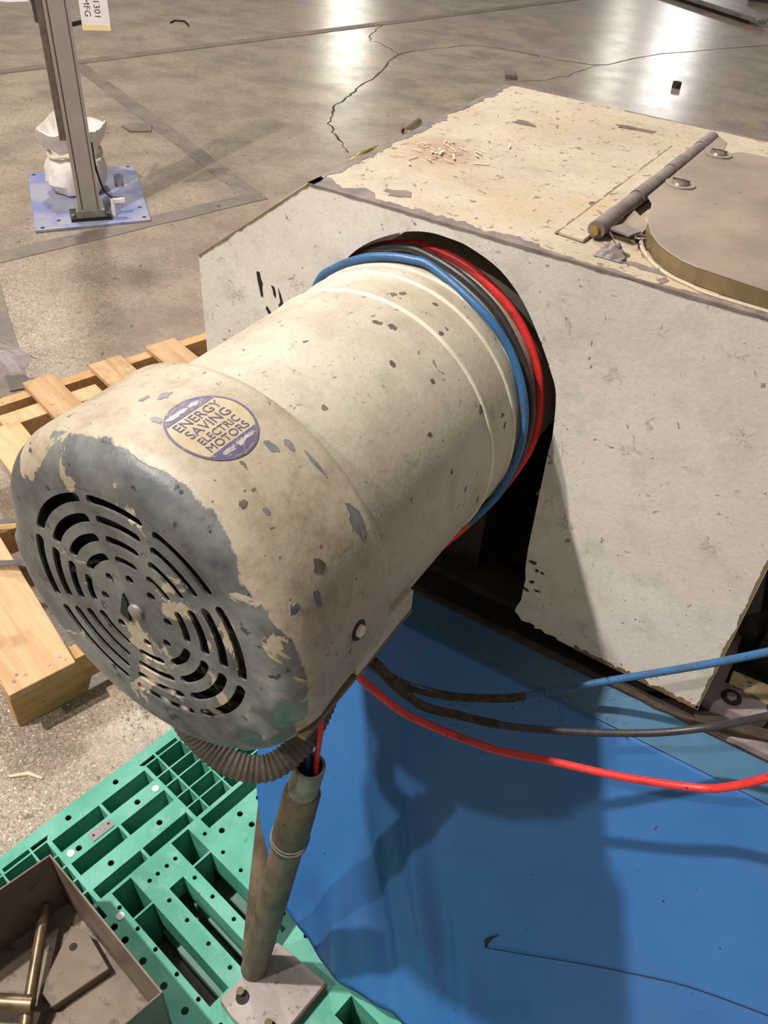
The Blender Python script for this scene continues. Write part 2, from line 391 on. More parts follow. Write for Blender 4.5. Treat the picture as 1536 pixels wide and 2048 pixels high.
def obj(name, mb, mat, parent=None, smooth=False, bevel=0.0, local=False, kind=None, label=None, seg=2, ang=.6):
    me = bpy.data.meshes.new(name)
    vs = mb.v
    if parent is not None and not local:
        inv = root_matrix(parent).inverted(); vs = [inv @ p for p in vs]
    me.from_pydata([tuple(p) for p in vs], [], mb.f); me.validate(); me.update()
    b = bmesh.new(); b.from_mesh(me); bmesh.ops.recalc_face_normals(b, faces=b.faces); b.to_mesh(me); b.free()
    me.materials.append(MAT[mat] if isinstance(mat, str) else mat)
    if smooth:
        me.polygons.foreach_set('use_smooth', [True]*len(me.polygons))
        me.set_sharp_from_angle(angle=ang)
    o = bpy.data.objects.new(name, me); COL.objects.link(o)
    if parent is not None: o.parent = parent
    if bevel:
        md = o.modifiers.new('bevel', 'BEVEL'); md.width = bevel; md.segments = seg; md.limit_method = 'ANGLE'; md.harden_normals = False
    if kind: o['kind'] = kind
    if label: o['label'] = label
    return o
ROOTM = {}
def root_matrix(o):
    while o.parent is not None: o = o.parent
    return ROOTM.get(o.name, Matrix.Identity(4))
def thing(name, label, cat, loc=(0, 0, 0), rotz=0.0, group=None):
    o = bpy.data.objects.new(name, None); COL.objects.link(o); o.empty_display_size = .05
    o.location = loc; o.rotation_euler = (0, 0, rotz); ROOTM[o.name] = Matrix.Translation(loc) @ Matrix.Rotation(rotz, 4, 'Z')
    o['label'] = label; o['category'] = cat
    if group: o['group'] = group
    return o
def tag(o, label, cat, group=None, kind=None):
    o['label'] = label; o['category'] = cat
    if group: o['group'] = group
    if kind: o['kind'] = kind
    return o
I3 = lambda x, y, z: (x, y, z)

# ================================================================ FLOOR
fl = obj('floor', MB().box(-40, 30, -14, 60, -.1, 0), 'concrete'); fl['kind'] = 'structure'
def crack(pts, wd, name='crack'):
    P = smooth_path([(x, y, 0) for x, y in pts], 7); mb = MB(); vs = []; L = len(P)
    for i, p in enumerate(P):
        t = (P[min(i+1, L-1)]-P[max(i-1, 0)]).normalized(); nrm = Vector((-t.y, t.x, 0))
        j = Vector((random.uniform(-1, 1), random.uniform(-1, 1), 0))*.018
        ww = wd*random.uniform(.4, 1.3)
        vs += [p+j+nrm*ww+V(0, 0, .0012), p+j-nrm*ww+V(0, 0, .0012)]
    mb.add(vs, [(2*i, 2*i+1, 2*i+3, 2*i+2) for i in range(L-1)])
    return obj(name, mb, 'crack', fl)
crack([(-2.2, 3.97), (-2.43, 4.17), (-2.665, 4.46), (-2.813, 4.84), (-2.905, 5.25), (-3.15, 6.08), (-3.1, 6.37), (-2.85, 6.84), (-2.35, 6.9)], .006)
crack([(-2.35, 6.9), (-1.9, 7.0), (-1.71, 7.66), (-1.04, 8.93), (-.5, 9.6)], .006)
crack([(-3.15, 6.08), (-3.4, 6.25), (-3.62, 6.4), (-3.8, 6.9)], .004)
crack([(-2.25, 6.0), (-2.0, 6.3), (-1.9, 7.0)], .003)
TZ = [0.0]
def tape(p0, p1, wd, label):
    TZ[0] += .0009
    a = V(*p0, 0); b = V(*p1, 0); t = (b-a).normalized(); n = V(-t.y, t.x, 0)*wd/2; L = (b-a).length; k = max(4, int(L/.12)); top = []; bot = []
    for i in range(k+1):
        p = a+(b-a)*i/k
        top.append(p+n*(1+random.uniform(-.07, .05))); bot.append(p-n*(1+random.uniform(-.07, .05)))
    poly = [(q.x, q.y) for q in bot]+[(q.x, q.y) for q in top[::-1]]
    return tag(obj('floor_tape', MB().prism(poly, .0003, .0007+TZ[0]), 'tape'), label, 'tape')
tape((-4.55, 4.22), (-2.2, 3.13), .1, 'grey floor tape strip running from the post towards the cream machine guard')
tape((-2.95, .60), (-2.17, 3.16), .1, 'grey floor tape strip passing along the near side of the blue base plate')
tape((-4.9, 3.0), (-3.1, 9.6), .1, 'long worn grey floor tape strip crossing the far floor behind the post')
tape((-2.5, 1.86), (-1.72, 1.36), .06, 'short dark floor tape strip at the left picture edge by the wooden pallet')

# ================================================================ ALUMINIUM POST ON BLUE PLATE
tag(obj('base_plate', MB().prism([(-3.157, 2.625), (-2.876, 3.039), (-2.338, 2.592), (-2.616, 2.199)], .0005, .014), 'blue_plate', bevel=.003),
    'scuffed lavender blue steel plate lying on the floor under the aluminium post', 'plate')
bp = bpy.data.objects['base_plate']
for (x, y) in [(-3.12, 2.63), (-2.878, 3.0), (-2.375, 2.59), (-2.61, 2.235), (-2.83, 2.885), (-2.47, 2.66), (-2.62, 2.33)]:
    obj('bolt_hole', MB().cyl((x, y, .0135), (x, y, .0146), .009, 12), 'dark', bp)
PA = PI/4+.12
post = thing('aluminium_post', 'tall silver aluminium profile post bolted to the blue base plate', 'post', (-2.5625, 2.4581, .014), PA)
def L(mb): return mb
e = .046
obj('profile', MB().prism([(-e, -e), (-.034, -e), (-.034, -e+.008), (-.028, -e+.008), (-.028, -e), (.03, -e), (.03, -e+.006), (.036, -e+.006), (.036, -e), (e, -e), (e, -.014), (e-.012, -.014), (e-.012, .014), (e, .014), (e, e), (-e, e), (-e, .014), (-e+.012, .014), (-e+.012, -.014), (-e, -.014)], .03, 1.75), 'alu', post, local=True)
obj('groove_strip', MB().box(-.034, -.028, -e+.003, -e+.008, .03, 1.74), 'alu_dark', post, local=True)
obj('groove_strip', MB().box(e-.012, e-.003, -.0135, .0135, .03, 1.74), 'alu_dark', post, local=True)
obj('groove_strip', MB().box(-e+.003, -e+.012, -.0135, .0135, .03, 1.74), 'alu_dark', post, local=True)
obj('side_rail', MB().box(-.072, -.0475, -.02, .03, .32, 1.75), 'alu_dark', post, local=True, bevel=.003)
obj('foot_block', MB().box(-.06, .06, -.064, .05, .0, .044), 'coupling', post, local=True, bevel=.002)
obj('foot_pad', MB().box(-.085, .085, -.068, .05, .0005, .014), 'black_chip', post, local=True)
for x in (-.074, .074): obj('bolt', MB().cyl((x, -.045, .014), (x, -.045, .024), .008, 8), 'screw', post, local=True)
obj('cable', MB().tube(smooth_path([(.051, .01, .3), (.052, .0, .2), (.07, -.005, .11), (.1, -.02, .075)], 6), .0045, 8), 'black_hose', post, local=True, smooth=True)
obj('cable', MB().tube(smooth_path([(-.13, .05, 1.02), (-.1, .04, .9), (-.078, .03, .82), (-.074, .01, .74)], 6), .009, 8), 'black_hose', post, local=True, smooth=True)
vt = MB().cyl((.1, -.02, .0), (.1, -.02, .072), .011, 12); vt.box(.09, .15, -.028, -.012, .055, .071)
obj('white_valve', vt, 'white', post, local=True, smooth=True)
obj('stub_tube', MB().cyl((e, .0, .735), (.085, .006, .742), .009, 10), 'black_hose', post, local=True, smooth=True)
# hanging card sign
sg = thing('card_sign', 'white card sign with printed 1301 and MFG hanging beside the post', 'sign', (-2.49, 2.507, .735))
sx = V(.725, .689, 0).normalized(); sn = V(sx.y, -sx.x, 0)      # sn faces the viewer
def sgn(x, z, d=0): return V(-2.49, 2.507, .735)+sx*x+V(0, 0, z)+sn*d
def sq(x0, x1, z0, z1, d0, d1): return MB().hexa([sgn(x0, z0, d0), sgn(x1, z0, d0), sgn(x1, z0, d1), sgn(x0, z0, d1), sgn(x0, z1, d0), sgn(x1, z1, d0), sgn(x1, z1, d1), sgn(x0, z1, d1)])
obj('card', sq(0, .104, 0, .26, 0, .002), 'paper', sg)
obj('yellow_band', sq(0, .104, 0, .019, .0021, .0028), 'pale_yellow', sg)
for txt, xb, ze in (('1301', .052, .046), ('MFG', .016, .047)):
    sz = .0315; tw = {}
    tm = text_mb(txt, sz, I3, .0001, 0, 'RIGHT', space=1.04)
    xm = max(p.x for p in tm.v)
    tm.mapv(lambda p: sgn(xb+p.y, ze-(p.x-xm), .0024+p.z))
    obj('lettering', tm, 'ink', sg)
# wrapped bag
def wrapped_bag():
    b = thing('wrapped_bag', 'white plastic wrapped bag with flared open top behind the post', 'bag', (-2.815, 2.64, .014))
    mb = MB(); n = 52; prof = [(0, .085), (.008, .112), (.05, .132), (.1, .134), (.135, .124), (.162, .104), (.185, .106), (.23, .128), (.285, .146), (.287, .140), (.23, .12), (.20, .09)]
    vs = []
    for (z, r) in prof:
        for j in range(n):
            g = 2*PI*j/n; q = r*(1+.20*mnoise.noise(V(math.cos(g)*1.6, math.sin(g)*1.6, z*9))+.16*abs(mnoise.noise(V(math.cos(g)*4, math.sin(g)*4, z*18)))-.08)
            fl_ = .8 if z > .17 else .9
            x, y = q*math.cos(g)*1.05, q*math.sin(g)*fl_
            vs.append((x, y, z+.075*mnoise.noise(V(math.cos(g)*1.5, math.sin(g)*1.5, 5))*(z > .2)+.006*mnoise.noise(V(g*3, z*40, 2))*(z > .01)))
    fs = [(i*n+j, i*n+(j+1) % n, (i+1)*n+(j+1) % n, (i+1)*n+j) for i in range(len(prof)-1) for j in range(n)]
    fs.append(tuple(range(n))[::-1]); fs.append(tuple(range((len(prof)-1)*n, len(prof)*n)))
    mb.add(vs, fs); c, s_ = math.cos(.8), math.sin(.8)
    lo = MB(); lo.v = [V(p.x*c-p.y*s_, p.x*s_+p.y*c, p.z) for p in mb.v]; lo.f = mb.f
    obj('film_wrap', lo, 'white', b, smooth=True, local=True, ang=.5)
    ring = MB().tube([(.079*math.cos(a)*1.45*c-.102*math.sin(a)*s_, .079*math.cos(a)*1.45*s_+.102*math.sin(a)*c, .166+.012*math.sin(3*a)+.01*math.sin(2*a)) for a in [2*PI*i/30 for i in range(30)]], .008, 8, closed=True)
    obj('twisted_neck', ring, 'cream', b, smooth=True, local=True)
wrapped_bag()
cp = MB().pipe((-2.735, 2.80, .0145), (-2.735, 2.80, .06), .022, .018, 20); cp.cyl((-2.735, 2.80, .0145), (-2.735, 2.80, .017), .018, 20)
tag(obj('plastic_cup', cp, 'film', smooth=True), 'small clear plastic cup on the blue plate right of the wrapped bag', 'cup')

# ================================================================ FAR FLOOR BITS
fk = thing('forklift_fork', 'long tapered grey steel fork blade lying at the top right edge of the floor', 'fork', (-1.9, 10.3, 0))
obj('blade', MB().prism([(-3.0, 10.9), (-1.33, 9.68), (-1.24, 9.70), (-1.25, 9.80), (-2.1, 11.05), (-2.7, 11.4)], .03, .075), 'fork', fk, bevel=.01)
obj('blade_underside', MB().prism([(-3.0, 10.92), (-1.4, 9.76), (-2.1, 11.0), (-2.7, 11.36)], .001, .03), 'dark', fk)
tag(obj('beam_end', MB().box(-1.75, -1.1, 11.2, 11.5, .001, .12), 'rust_lip'), 'dark brown bar end in the top right corner beyond the fork', 'bar')
clip = MB().prism([(-2.343, 6.214), (-2.265, 6.255), (-2.181, 6.09), (-2.257, 6.05)], .001, .012)
clip.prism([(-2.26, 6.06), (-2.185, 6.095), (-2.181, 6.085), (-2.257, 6.05)], .012, .03)
tag(obj('metal_clip', clip, 'worn', bevel=.003), 'small dark grey metal clip on the floor beyond the guard corner', 'clip')
tag(obj('brown_nut', MB().cyl((-1.23, 6.78, .001), (-1.23, 6.78, .04), .036, 6), 'rust_lip', bevel=.004), 'brown hexagonal nut on the shiny far floor', 'nut')
tag(obj('paper_scrap', MB().prism([(-6.7, 5.0), (-6.32, 5.15), (-6.25, 5.3), (-6.8, 5.5)], .001, .004), 'paper'), 'white paper scrap on the floor in the top left corner', 'paper')
hk = MB().tube([(-4.967, 5.58, .006), (-5.0, 5.66, .006), (-4.93, 5.70, .006), (-4.83, 5.63, .006), (-4.80, 5.60, .006)], .007, 8)
tag(obj('wire_hook', hk, 'black_chip', smooth=True), 'bent dark wire hook on the floor right of the post', 'hook')
lf = MB().prism([(-3.38, 3.46), (-3.28, 3.42), (-3.2, 3.5), (-3.27, 3.58), (-3.36, 3.56)], .001, .008)
tag(obj('floor_flake', lf, 'tape'), 'loose grey flake on the floor right of the post foot', 'flake')

# ================================================================ WOODEN PALLET
WO = (-.727, .516, 0); WA = math.atan2(.954, .3)
wp = thing('wooden_pallet', 'weathered pine pallet on the floor left of the motor with spaced deck boards', 'pallet', WO, WA)
# local x = along stringers, local y = towards the left (boards)
def stringer(y0, y1, z1=.112):
    # notched profile in x-z
    prof = [(-.0, 0), (.15, 0), (.165, .038), (.385, .038), (.40, 0), (.75, 0), (.765, .038), (.985, .038), (1.0, 0), (1.2, 0), (1.2, z1), (0, z1)]
    mb = MB().prism(prof, y0, y1); mb.v = [V(p.x, p.z, p.y) for p in mb.v]
    return obj('stringer', mb, 'wood_u', wp, local=True, bevel=.002)
stringer(.004, .042); stringer(.46, .498); stringer(.975, 1.013)
def board(x0, x1, y0, y1, sk=0.0, z0=.1125, z1=.13, name='deck_board'):
    return obj(name, MB().hexa([(x0, y0, z0), (x1, y0, z0), (x1+sk, y1, z0), (x0+sk, y1, z0), (x0, y0, z1), (x1, y0, z1), (x1+sk, y1, z1), (x0+sk, y1, z1)]), 'wood_v', wp, local=True, bevel=.002)
nb = board(-.001, .135, -.018, .468, .03)
board(.03, .166, .472, 1.03, .0)
board(.262, .365, -.018, .855, .02)
board(.468, .56, -.015, 1.03); board(.66, .765, -.015, 1.013, .006); board(.85, .953, -.015, 1.013, .006); board(1.1, 1.19, -.015, 1.02)
board(.35, .645, .868, .932, .0, .05, .112, 'nailed_block')
for (x, y) in [(.02, .01), (.045, .012), (.09, .008), (.115, .014), (.03, .022)]:
    obj('nail_head', MB().cyl((x, y, .13), (x, y, .1312), .0036, 8), 'screw', wp, local=True)
# straps
def strap(pts, wd, label, end=True):
    t = thing('pallet_strap', label, 'strap', pts[0])
    P = smooth_path(pts, 6); mb = MB(); vs = []
    for i, p in enumerate(P):
        d = (P[min(i+1, len(P)-1)]-P[max(i-1, 0)]).normalized(); s_ = d.cross(V(0, 0, 1)).normalized()*wd/2
        vs += [p+s_, p-s_, p+s_-V(0, 0, .0015), p-s_-V(0, 0, .0015)]
    k = len(P); fs = []
    for i in range(k-1):
        a, b = 4*i, 4*i+4; fs += [(a, a+1, b+1, b), (a+2, b+2, b+3, a+3), (a, b, b+2, a+2), (a+1, a+3, b+3, b+1)]
    mb.add(vs, fs); obj('webbing', mb, 'strap', t)
    if end:
        p = P[-1]; obj('white_buckle', MB().box(p.x-.016, p.x+.016, p.y-.012, p.y+.012, p.z-.002, p.z+.004), 'white', t, bevel=.002)
strap([(-1.16, .78, .145), (-1.07, .86, .15), (-.95, .97, .146)], .017, 'upper dark strap lying across the wooden pallet boards', False)
strap([(-1.06, .69, .142), (-.98, .745, .15), (-.945, .757, .158), (-.91, .775, .150)], .017, 'lower dark strap with white buckle on the wooden pallet')
# plastic bag at left edge
def plastic_bag():
    b = thing('plastic_bag', 'crumpled clear plastic bag on the far left end of the wooden pallet', 'bag', (-1.70, 1.2, .13))
    mb = MB(); n = 22; vs = []
    for i in range(n+1):
        for j in range(n+1):
            u, v = i/n, j/n; x = -.22+.30*u; y = -.10+.26*v
            h = .09*math.sin(PI*u)**.7*math.sin(PI*v)**.7
            nz = mnoise.noise(V(u*5, v*5, 1))*.03+mnoise.noise(V(u*13, v*13, 4))*.014
            vs.append((x+nz, y-nz*.5+.25*(u-.5)*.3, .006+max(0, h+nz*math.sin(PI*u)*math.sin(PI*v)*2)))
    fs = [(i*(n+1)+j, (i+1)*(n+1)+j, (i+1)*(n+1)+j+1, i*(n+1)+j+1) for i in range(n) for j in range(n)]
    mb.add(vs, fs); obj('film', mb, 'film', b, local=True)
    for k in range(9):
        x, y = random.uniform(-.14, .02), random.uniform(-.05, .09)
        obj('dark_pellet', MB().add([(x-.02, y, .003), (x+.02, y-.01, .003), (x+.012, y+.02, .003), (x, y+.004, .03)], [(0, 1, 2), (0, 1, 3), (1, 2, 3), (2, 0, 3)]), 'dark', b, local=True)
plastic_bag()

# ================================================================ GREEN PLASTIC PALLET
gu = V(.1733, .9849, 0); gv = V(.9849, -.1733, 0); GP = V(-.451, .2816, 0)
gp = thing('green_plastic_pallet', 'green moulded plastic pallet with slotted deck under the steel tray', 'pallet', (-.2, .4, 0))
def G(u, v, z): return GP+gu*u+gv*v+V(0, 0, z)
holes = []; cells = []     # cells: (u0,u1,v0,v1,depth)
C0 = .1635
def mir(a, b): return (2*C0-b, 2*C0-a)
for cu0 in (C0, C0+.56, C0-.56):
    for (a, b) in ((.0715-C0, .161-C0), (.166-C0, .2555-C0)):
        for (v0, v1) in ((.036, .064), (.092, .12), (.153, .1745)): cells.append((cu0+a, cu0+b, v0, v1, .135))
def grid_block(u_edges, tri):
    for (a, b) in u_edges:
        for (v0, v1) in ((.0315, .0625), (.0655, .0875), (.0905, .1185), (.1215, .1465), (.1495, .1735)):
            cells.append((a, b, v0, v1, .11))
grid_block([(.2625, .2865), (.2895, .3375), (.3405, .39), (.393, .441), (.444, .464)], 0)
grid_block([mir(.2625, .2865), mir(.2895, .3375), mir(.3405, .39), mir(.393, .441), mir(.444, .464)], 0)
for (a, b) in ((.2895, .3355), (.3405, .39), (.393, .441)):
    for q in ((a, b), mir(a, b)): cells.append((q[0], q[1], .0205, .0285, .10))
trap = [[(.254, .0215), (.286, .0205), (.286, .0285), (.260, .0285)]]
trap.append([(2*C0-x, y) for x, y in trap[0]][::-1])
for q in ((.264, .452), mir(.264, .452)): cells.append((q[0], q[1], .181, .2045, .135))
for q in ((.2035, .239), mir(.2035, .239)):
    cells.append((q[0], q[1], .18, .236, .135)); cells.append((q[0], q[1], .2395, .42, .05))
cells.append((.1545, .182, .239, .42, .05))
for q in ((.2035, .239), (.0885, .123), (.1545, .182)): cells.append((q[0], q[1], .56, .72, .1))
for (a, b, v0, v1, d) in cells: holes.append(rect2(a, b, v0, v1))
holes += trap
for (u, v) in [(.113, .019), (.207, .019), (.116, .137), (.210, .078), (.213, .136), (.095, .078)]: holes.append(circle2(u, v, .0052))
for u in (.192, .175, .157, .141): holes.append(circle2(u, .206, .0036))
for u in (.0835, .143, .1935, .2525):
    for v in (.207, .254, .2985, .35, .40, .45):
        if not (u in (.143, .1935) and v < .22): holes.append(circle2(u, v, .0036))
holes += [circle2(u, v, .0052) for u, v in [(.317, .222), (.276, .223), (.318, .251), (.360, .222)]]
for u in (.0605,):
    for v in (.226, .254, .2985, .349, .398, .447): holes.append(circle2(u, v, .0056))
deck = curve2d([rect2(-.5, .75, 0, .9)]+holes, .1455, .15, lambda x, y, z: G(x, y, z))
for (a, b, v0, v1, d) in cells:
    t_ = .0013
    for (x0, x1, y0, y1) in ((a-t_, a, v0-t_, v1+t_), (b, b+t_, v0-t_, v1+t_), (a, b, v0-t_, v0), (a, b, v1, v1+t_)):
        deck.hexa([G(x0, y0, .146-d), G(x1, y0, .146-d), G(x1, y1, .146-d), G(x0, y1, .146-d), G(x0, y0, .146), G(x1, y0, .146), G(x1, y1, .146), G(x0, y1, .146)])
obj('deck', deck, 'green', gp)
def gbox(mb, u0, u1, v0, v1, z0, z1):
    mb.hexa([G(u0, v0, z0), G(u1, v0, z0), G(u1, v1, z0), G(u0, v1, z0), G(u0, v0, z1), G(u1, v0, z1), G(u1, v1, z1), G(u0, v1, z1)]); return mb
for (a, b, c_, d_) in ((-.5, .75, .0, .004), (-.5, .75, .896, .9), (-.5, -.496, .004, .896), (.746, .75, .004, .896)):  # hidden sides added, with the leg floors, to keep light out of the cells
    obj('outer_skirt', gbox(MB(), a, b, c_, d_, .001, .1454), 'green', gp)
for (u0, u1) in ((.066, .098), (.1275, .1445), (.1925, .2075), (.236, .262)):
    obj('bottom_slat', gbox(MB(), u0, u1, .235, .88, .001, .03), 'green_low', gp)
for (u0, u1, v0, v1) in ((.065, .26, .03, .235), (.30, .46, .10, .2), (-.16, .02, .02, .235)):
    obj('leg_floor', gbox(MB(), u0, u1, v0, v1, .001, .012), 'green_low', gp)
obj('grey_label_strip', gbox(MB(), .118, .158, .0685, .0865, .1502, .1517), 'label_grey', gp, label='grey riveted label strip')
for u in (.1235, .1525): obj('rivet', MB().cyl(G(u, .077, .1517), G(u, .077, .1525), .0022, 10), 'black_chip', gp)
for (u, v) in [(.081, .0765), (.247, .0795), (.0765, .219)]:
    obj('white_plug', MB().cyl(G(u, v, .150), G(u, v, .1511), .0062, 16), 'white_cap', gp)

# ================================================================ STEEL TRAY and what lies in it
K = V(-.303, .292, 0); t1 = V(.982, -.184, 0).normalized(); t2 = V(-.25, -.968, 0).normalized()
def TR(a, b, z): return K+t1*a+t2*b+V(0, 0, z)
def tbox(mb, a0, a1, b0, b1, z0, z1):
    mb.hexa([TR(a0, b0, z0), TR(a1, b0, z0), TR(a1, b1, z0), TR(a0, b1, z0), TR(a0, b0, z1), TR(a1, b0, z1), TR(a1, b1, z1), TR(a0, b1, z1)]); return mb
tr = thing('steel_tray', 'open oily brown steel tray with upright walls standing on the green pallet', 'tray', TR(.13, .2, .151))
TL, TB, th = .268, .44, .003
obj('bottom', tbox(MB(), 0, TL, 0, TB, .151, .156), 'tray_in', tr)
obj('wall', tbox(MB(), 0, TL, 0, th, .1561, .305), 'tray', tr, bevel=.001)
obj('wall', tbox(MB(), TL-th, TL, th, TB, .1561, .305), 'tray', tr, bevel=.001)
obj('wall', tbox(MB(), 0, th, th, TB, .1561, .305), 'tray', tr, bevel=.001)
obj('wall', tbox(MB(), th, TL-th, TB-th, TB, .1561, .305), 'tray', tr, bevel=.001)
pl_ = MB().prism([(-.230, .176), (-.199, .170), (-.170, .250), (-.228, .268), (-.262, .263)], .1565, .176)
po = obj('steel_block', pl_, 'tray', bevel=.0015); tag(po, 'flat grey steel block with one drilled hole lying in the tray', 'block')
obj('drilled_hole', MB().cyl((-.236, .243, .1755), (-.236, .243, .1764), .006, 12), 'dark', po)
th_ = thing('t_handle_bar', 'dark bronze T-shaped bar lying in the steel tray', 'bar', (-.25, .18, .157))
obj('long_rod', MB().tube([(-.306, .258, .195), (-.218, .146, .186), (-.188, .108, .17)], .0085, 18), 'rod', th_, smooth=True)
obj('cross_rod', MB().cyl((-.31, .100, .200), (-.213, .156, .200), .0115, 20), 'rod', th_, smooth=True, bevel=.001)

# ================================================================ MACHINE BED
bed = thing('machine_bed', 'dark oily machine bed under the cream guard with ledge and rails', 'machine', (.6, 1.0, .152))
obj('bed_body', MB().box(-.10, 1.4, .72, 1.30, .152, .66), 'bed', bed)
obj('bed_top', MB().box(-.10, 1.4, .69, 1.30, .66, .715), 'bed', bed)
# rough brown lip along the front edge
lip = MB(); n = 90; vs = []
for i in range(n+1):
    x = -.06+1.4*i/n; d = .004*mnoise.noise(V(x*60, 1, 1)); d2 = .003*mnoise.noise(V(x*90, 5, 1))
    vs += [(x, .6885+d*.5, .7168), (x, .6885+d*.5, .7205+d2*.5), (x, .696+d2, .7215+d*.5), (x, .697, .7168)]
lip.add(vs, [(4*i+a, 4*i+(a+1) % 4, 4*i+4+(a+1) % 4, 4*i+4+a) for i in range(n) for a in range(4)])
obj('rusty_lip', lip, 'rust_lip', bed)
br = curve2d([[(-.02, .735), (.165, .735), (.165, .86), (.10, .93), (-.02, .93)], [(x*.024+.06, y*.011+.835) for x, y in circle2(0, 0, 1, 20)], [(x*.024+.125, y*.011+.80) for x, y in circle2(0, 0, 1, 20)]], .716, .728, I3)
obj('slotted_plate', br, 'bracket', bed)
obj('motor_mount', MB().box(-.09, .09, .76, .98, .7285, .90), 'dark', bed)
obj('rail', MB().prism([(.35, .966), (.41, 1.026), (.4203, .973), (.4297, .895), (.4173, .828), (.42, .8095), (.418, .758), (.468, .752), (.475, .735), (.45, .719), (.4055, .7206), (.3965, .728), (.385, .80)], .7155, .735), 'rail', bed, bevel=.002)
obj('bolt_recess', MB().cyl((.430, .738, .735), (.430, .738, .7362), .0115, 20), 'dark', bed)
obj('bolt', MB().cyl((.430, .738, .7362), (.430, .738, .7385), .006, 6), 'rail', bed)
obj('bronze_plate', MB().prism([(.4225, .785), (.463, .787), (.56, .80), (.56, .757), (.4695, .757), (.447, .763), (.4225, .7617)], .7155, .731), 'gold', bed, bevel=.001)
obj('cast_rim', MB().prism([(.405, .69), (.62, .69), (.62, .76), (.40, .712)], .7155, .7225), 'rust_lip', bed)
obj('cast_rim', MB().prism([(.44, .6885), (.62, .6885), (.62, .74), (.50, .715)], .7155, .730), 'rail', bed, bevel=.003)
thr = MB().tube([(.418+.001*i, .838+.0014*i, .752-.0001*i) for i in range(30)], [.016 if i % 3 else .0125 for i in range(30)], 12)
obj('threaded_stub', thr, 'bracket', bed, smooth=True)
obj('side_beam', MB().box(.4375, .50, .81, 1.29, .7155, .79), 'bed', bed)
obj('side_beam', MB().box(.40, .436, 1.04, 1.08, .7155, .76), 'rust_lip', bed)

# ================================================================ BLUE SIDE PANEL
pn_ = thing('blue_side_panel', 'large sloping blue sheet metal panel with dented lower left corner', 'panel', (.5, .5, .19))
def zb(s):
    pts = [(-.12, .50), (-.095, .394), (-.083, .367), (-.068, .334), (-.035, .286), (-.003, .246), (.043, .218), (.085, .199), (.141, .19), (.226, .187), (2, .187)]
    for (a, za), (b, zb_) in zip(pts, pts[1:]):
        if a <= s <= b: return za+(zb_-za)*(s-a)/(b-a)
    return .187
NZ = 60; xs = [-.12+.0085*i for i in range(84)]+[.6+.05*i for i in range(17)]
vs = []
def dent(s, z):
    q = 0
    for (s0, z0, sl, wd, ln, am) in [(.205, .36, .55, .016, .13, .016), (.15, .30, .55, .018, .11, -.014), (.255, .30, .5, .022, .10, -.012), (.10, .25, .4, .02, .07, .010), (.30, .26, .5, .03, .09, .010), (.05, .25, .2, .02, .05, -.006)]:
        dx = (s-s0)+sl*(z-z0); q += 1.5*am*math.exp(-(dx/wd)**2-((z-z0)/ln)**2)
    q += .004*mnoise.noise(V(s*5, z*5, 3))*max(0, 1-(z-.19)/.4)
    return q
for s in xs:
    z0 = zb(s)
    for j in range(NZ+1):
        z = z0+(.702-z0)*j/NZ; d = dent(s, z)*min(1, (.702-z)/.1)
        vs.append((s, .42+.46*(z-.2)-d*.91, z+d*.3))
mb = MB(); n1 = NZ+1
mb.add(vs, [(i*n1+j, (i+1)*n1+j, (i+1)*n1+j+1, i*n1+j+1) for i in range(len(xs)-1) for j in range(NZ)])
po = obj('sheet', mb, 'blue', pn_, smooth=True, ang=3.0)
md = po.modifiers.new('thickness', 'SOLIDIFY'); md.thickness = .002; md.offset = -1
obj('teal_ledge', MB().hexa([(-.12, .6495, .7005), (1.4, .6495, .7005), (1.4, .6895, .7005), (-.12, .6895, .7005), (-.12, .6485, .7025), (1.4, .6485, .7025), (1.4, .6895, .7165), (-.12, .6895, .7165)]), 'teal', pn_)
obj('hair_line', MB().tube(smooth_path([(.2922, .495, .367), (.3595, .510, .3993), (.4211, .5235, .4285), (.4994, .539, .4626), (.5501, .546, .4774), (.62, .553, .4935)], 4), .0006, 6), 'dark', pn_)
obj('dark_clot', MB().tube([(.2922, .495, .367), (.290, .499, .376), (.295, .5035, .385), (.301, .507, .393)], [.001, .003, .0015, .0005], 6), 'dark', pn_, smooth=True)

# ================================================================ CREAM MACHINE GUARD
gd = thing('machine_guard', 'cream painted sheet steel machine guard with arched motor cutout and grey hinged lid', 'guard', (.1, .95, .72))
YF, ZT = .70, 1.195
def jag(a, b, n, am):
    return [(a[0]+(b[0]-a[0])*i/n+random.uniform(-am, am), a[1]+(b[1]-a[1])*i/n+random.uniform(-am, am)) for i in range(1, n)]
slot_l = [(-.165, .72), (-.165, .86), (-.163, .98), (-.155, 1.03), (-.14, 1.068), (-.1085, 1.1056), (-.0873, 1.1339), (-.066, 1.153), (-.0413, 1.1677), (-.02, 1.177), (.0026, 1.182), (.025, 1.182), (.0463, 1.1792), (.0798, 1.1666), (.108, 1.143), (.1318, 1.1109), (.148, 1.084), (.1592, 1.0595), (.1651, 1.0137), (.165, .981), (.1676, .8694)]
slot_l = slot_l[:3]+[(p.x, p.y) for p in smooth_path([(x, z, 0) for x, z in slot_l[3:]], 4)]
outline = slot_l+jag((.1676, .8694), (.1745, .785), 7, .0012)+jag((.1745, .785), (.172, .745), 5, .004)+jag((.172, .745), (.229, .7384), 12, .0025)+[(.229, .7384), (.30, .7365)]+jag((.30, .7365), (.402, .733), 14, .0015)+[(.402, .733), (.40, ZT), (-.1414, ZT), (-.2978, 1.0742), (-.2955, .72)]
front = MB().prism(outline, 0, .003); front.v = [V(p.x, YF+p.z, p.y) for p in front.v]
obj('front_panel', front, 'hood_front', gd)
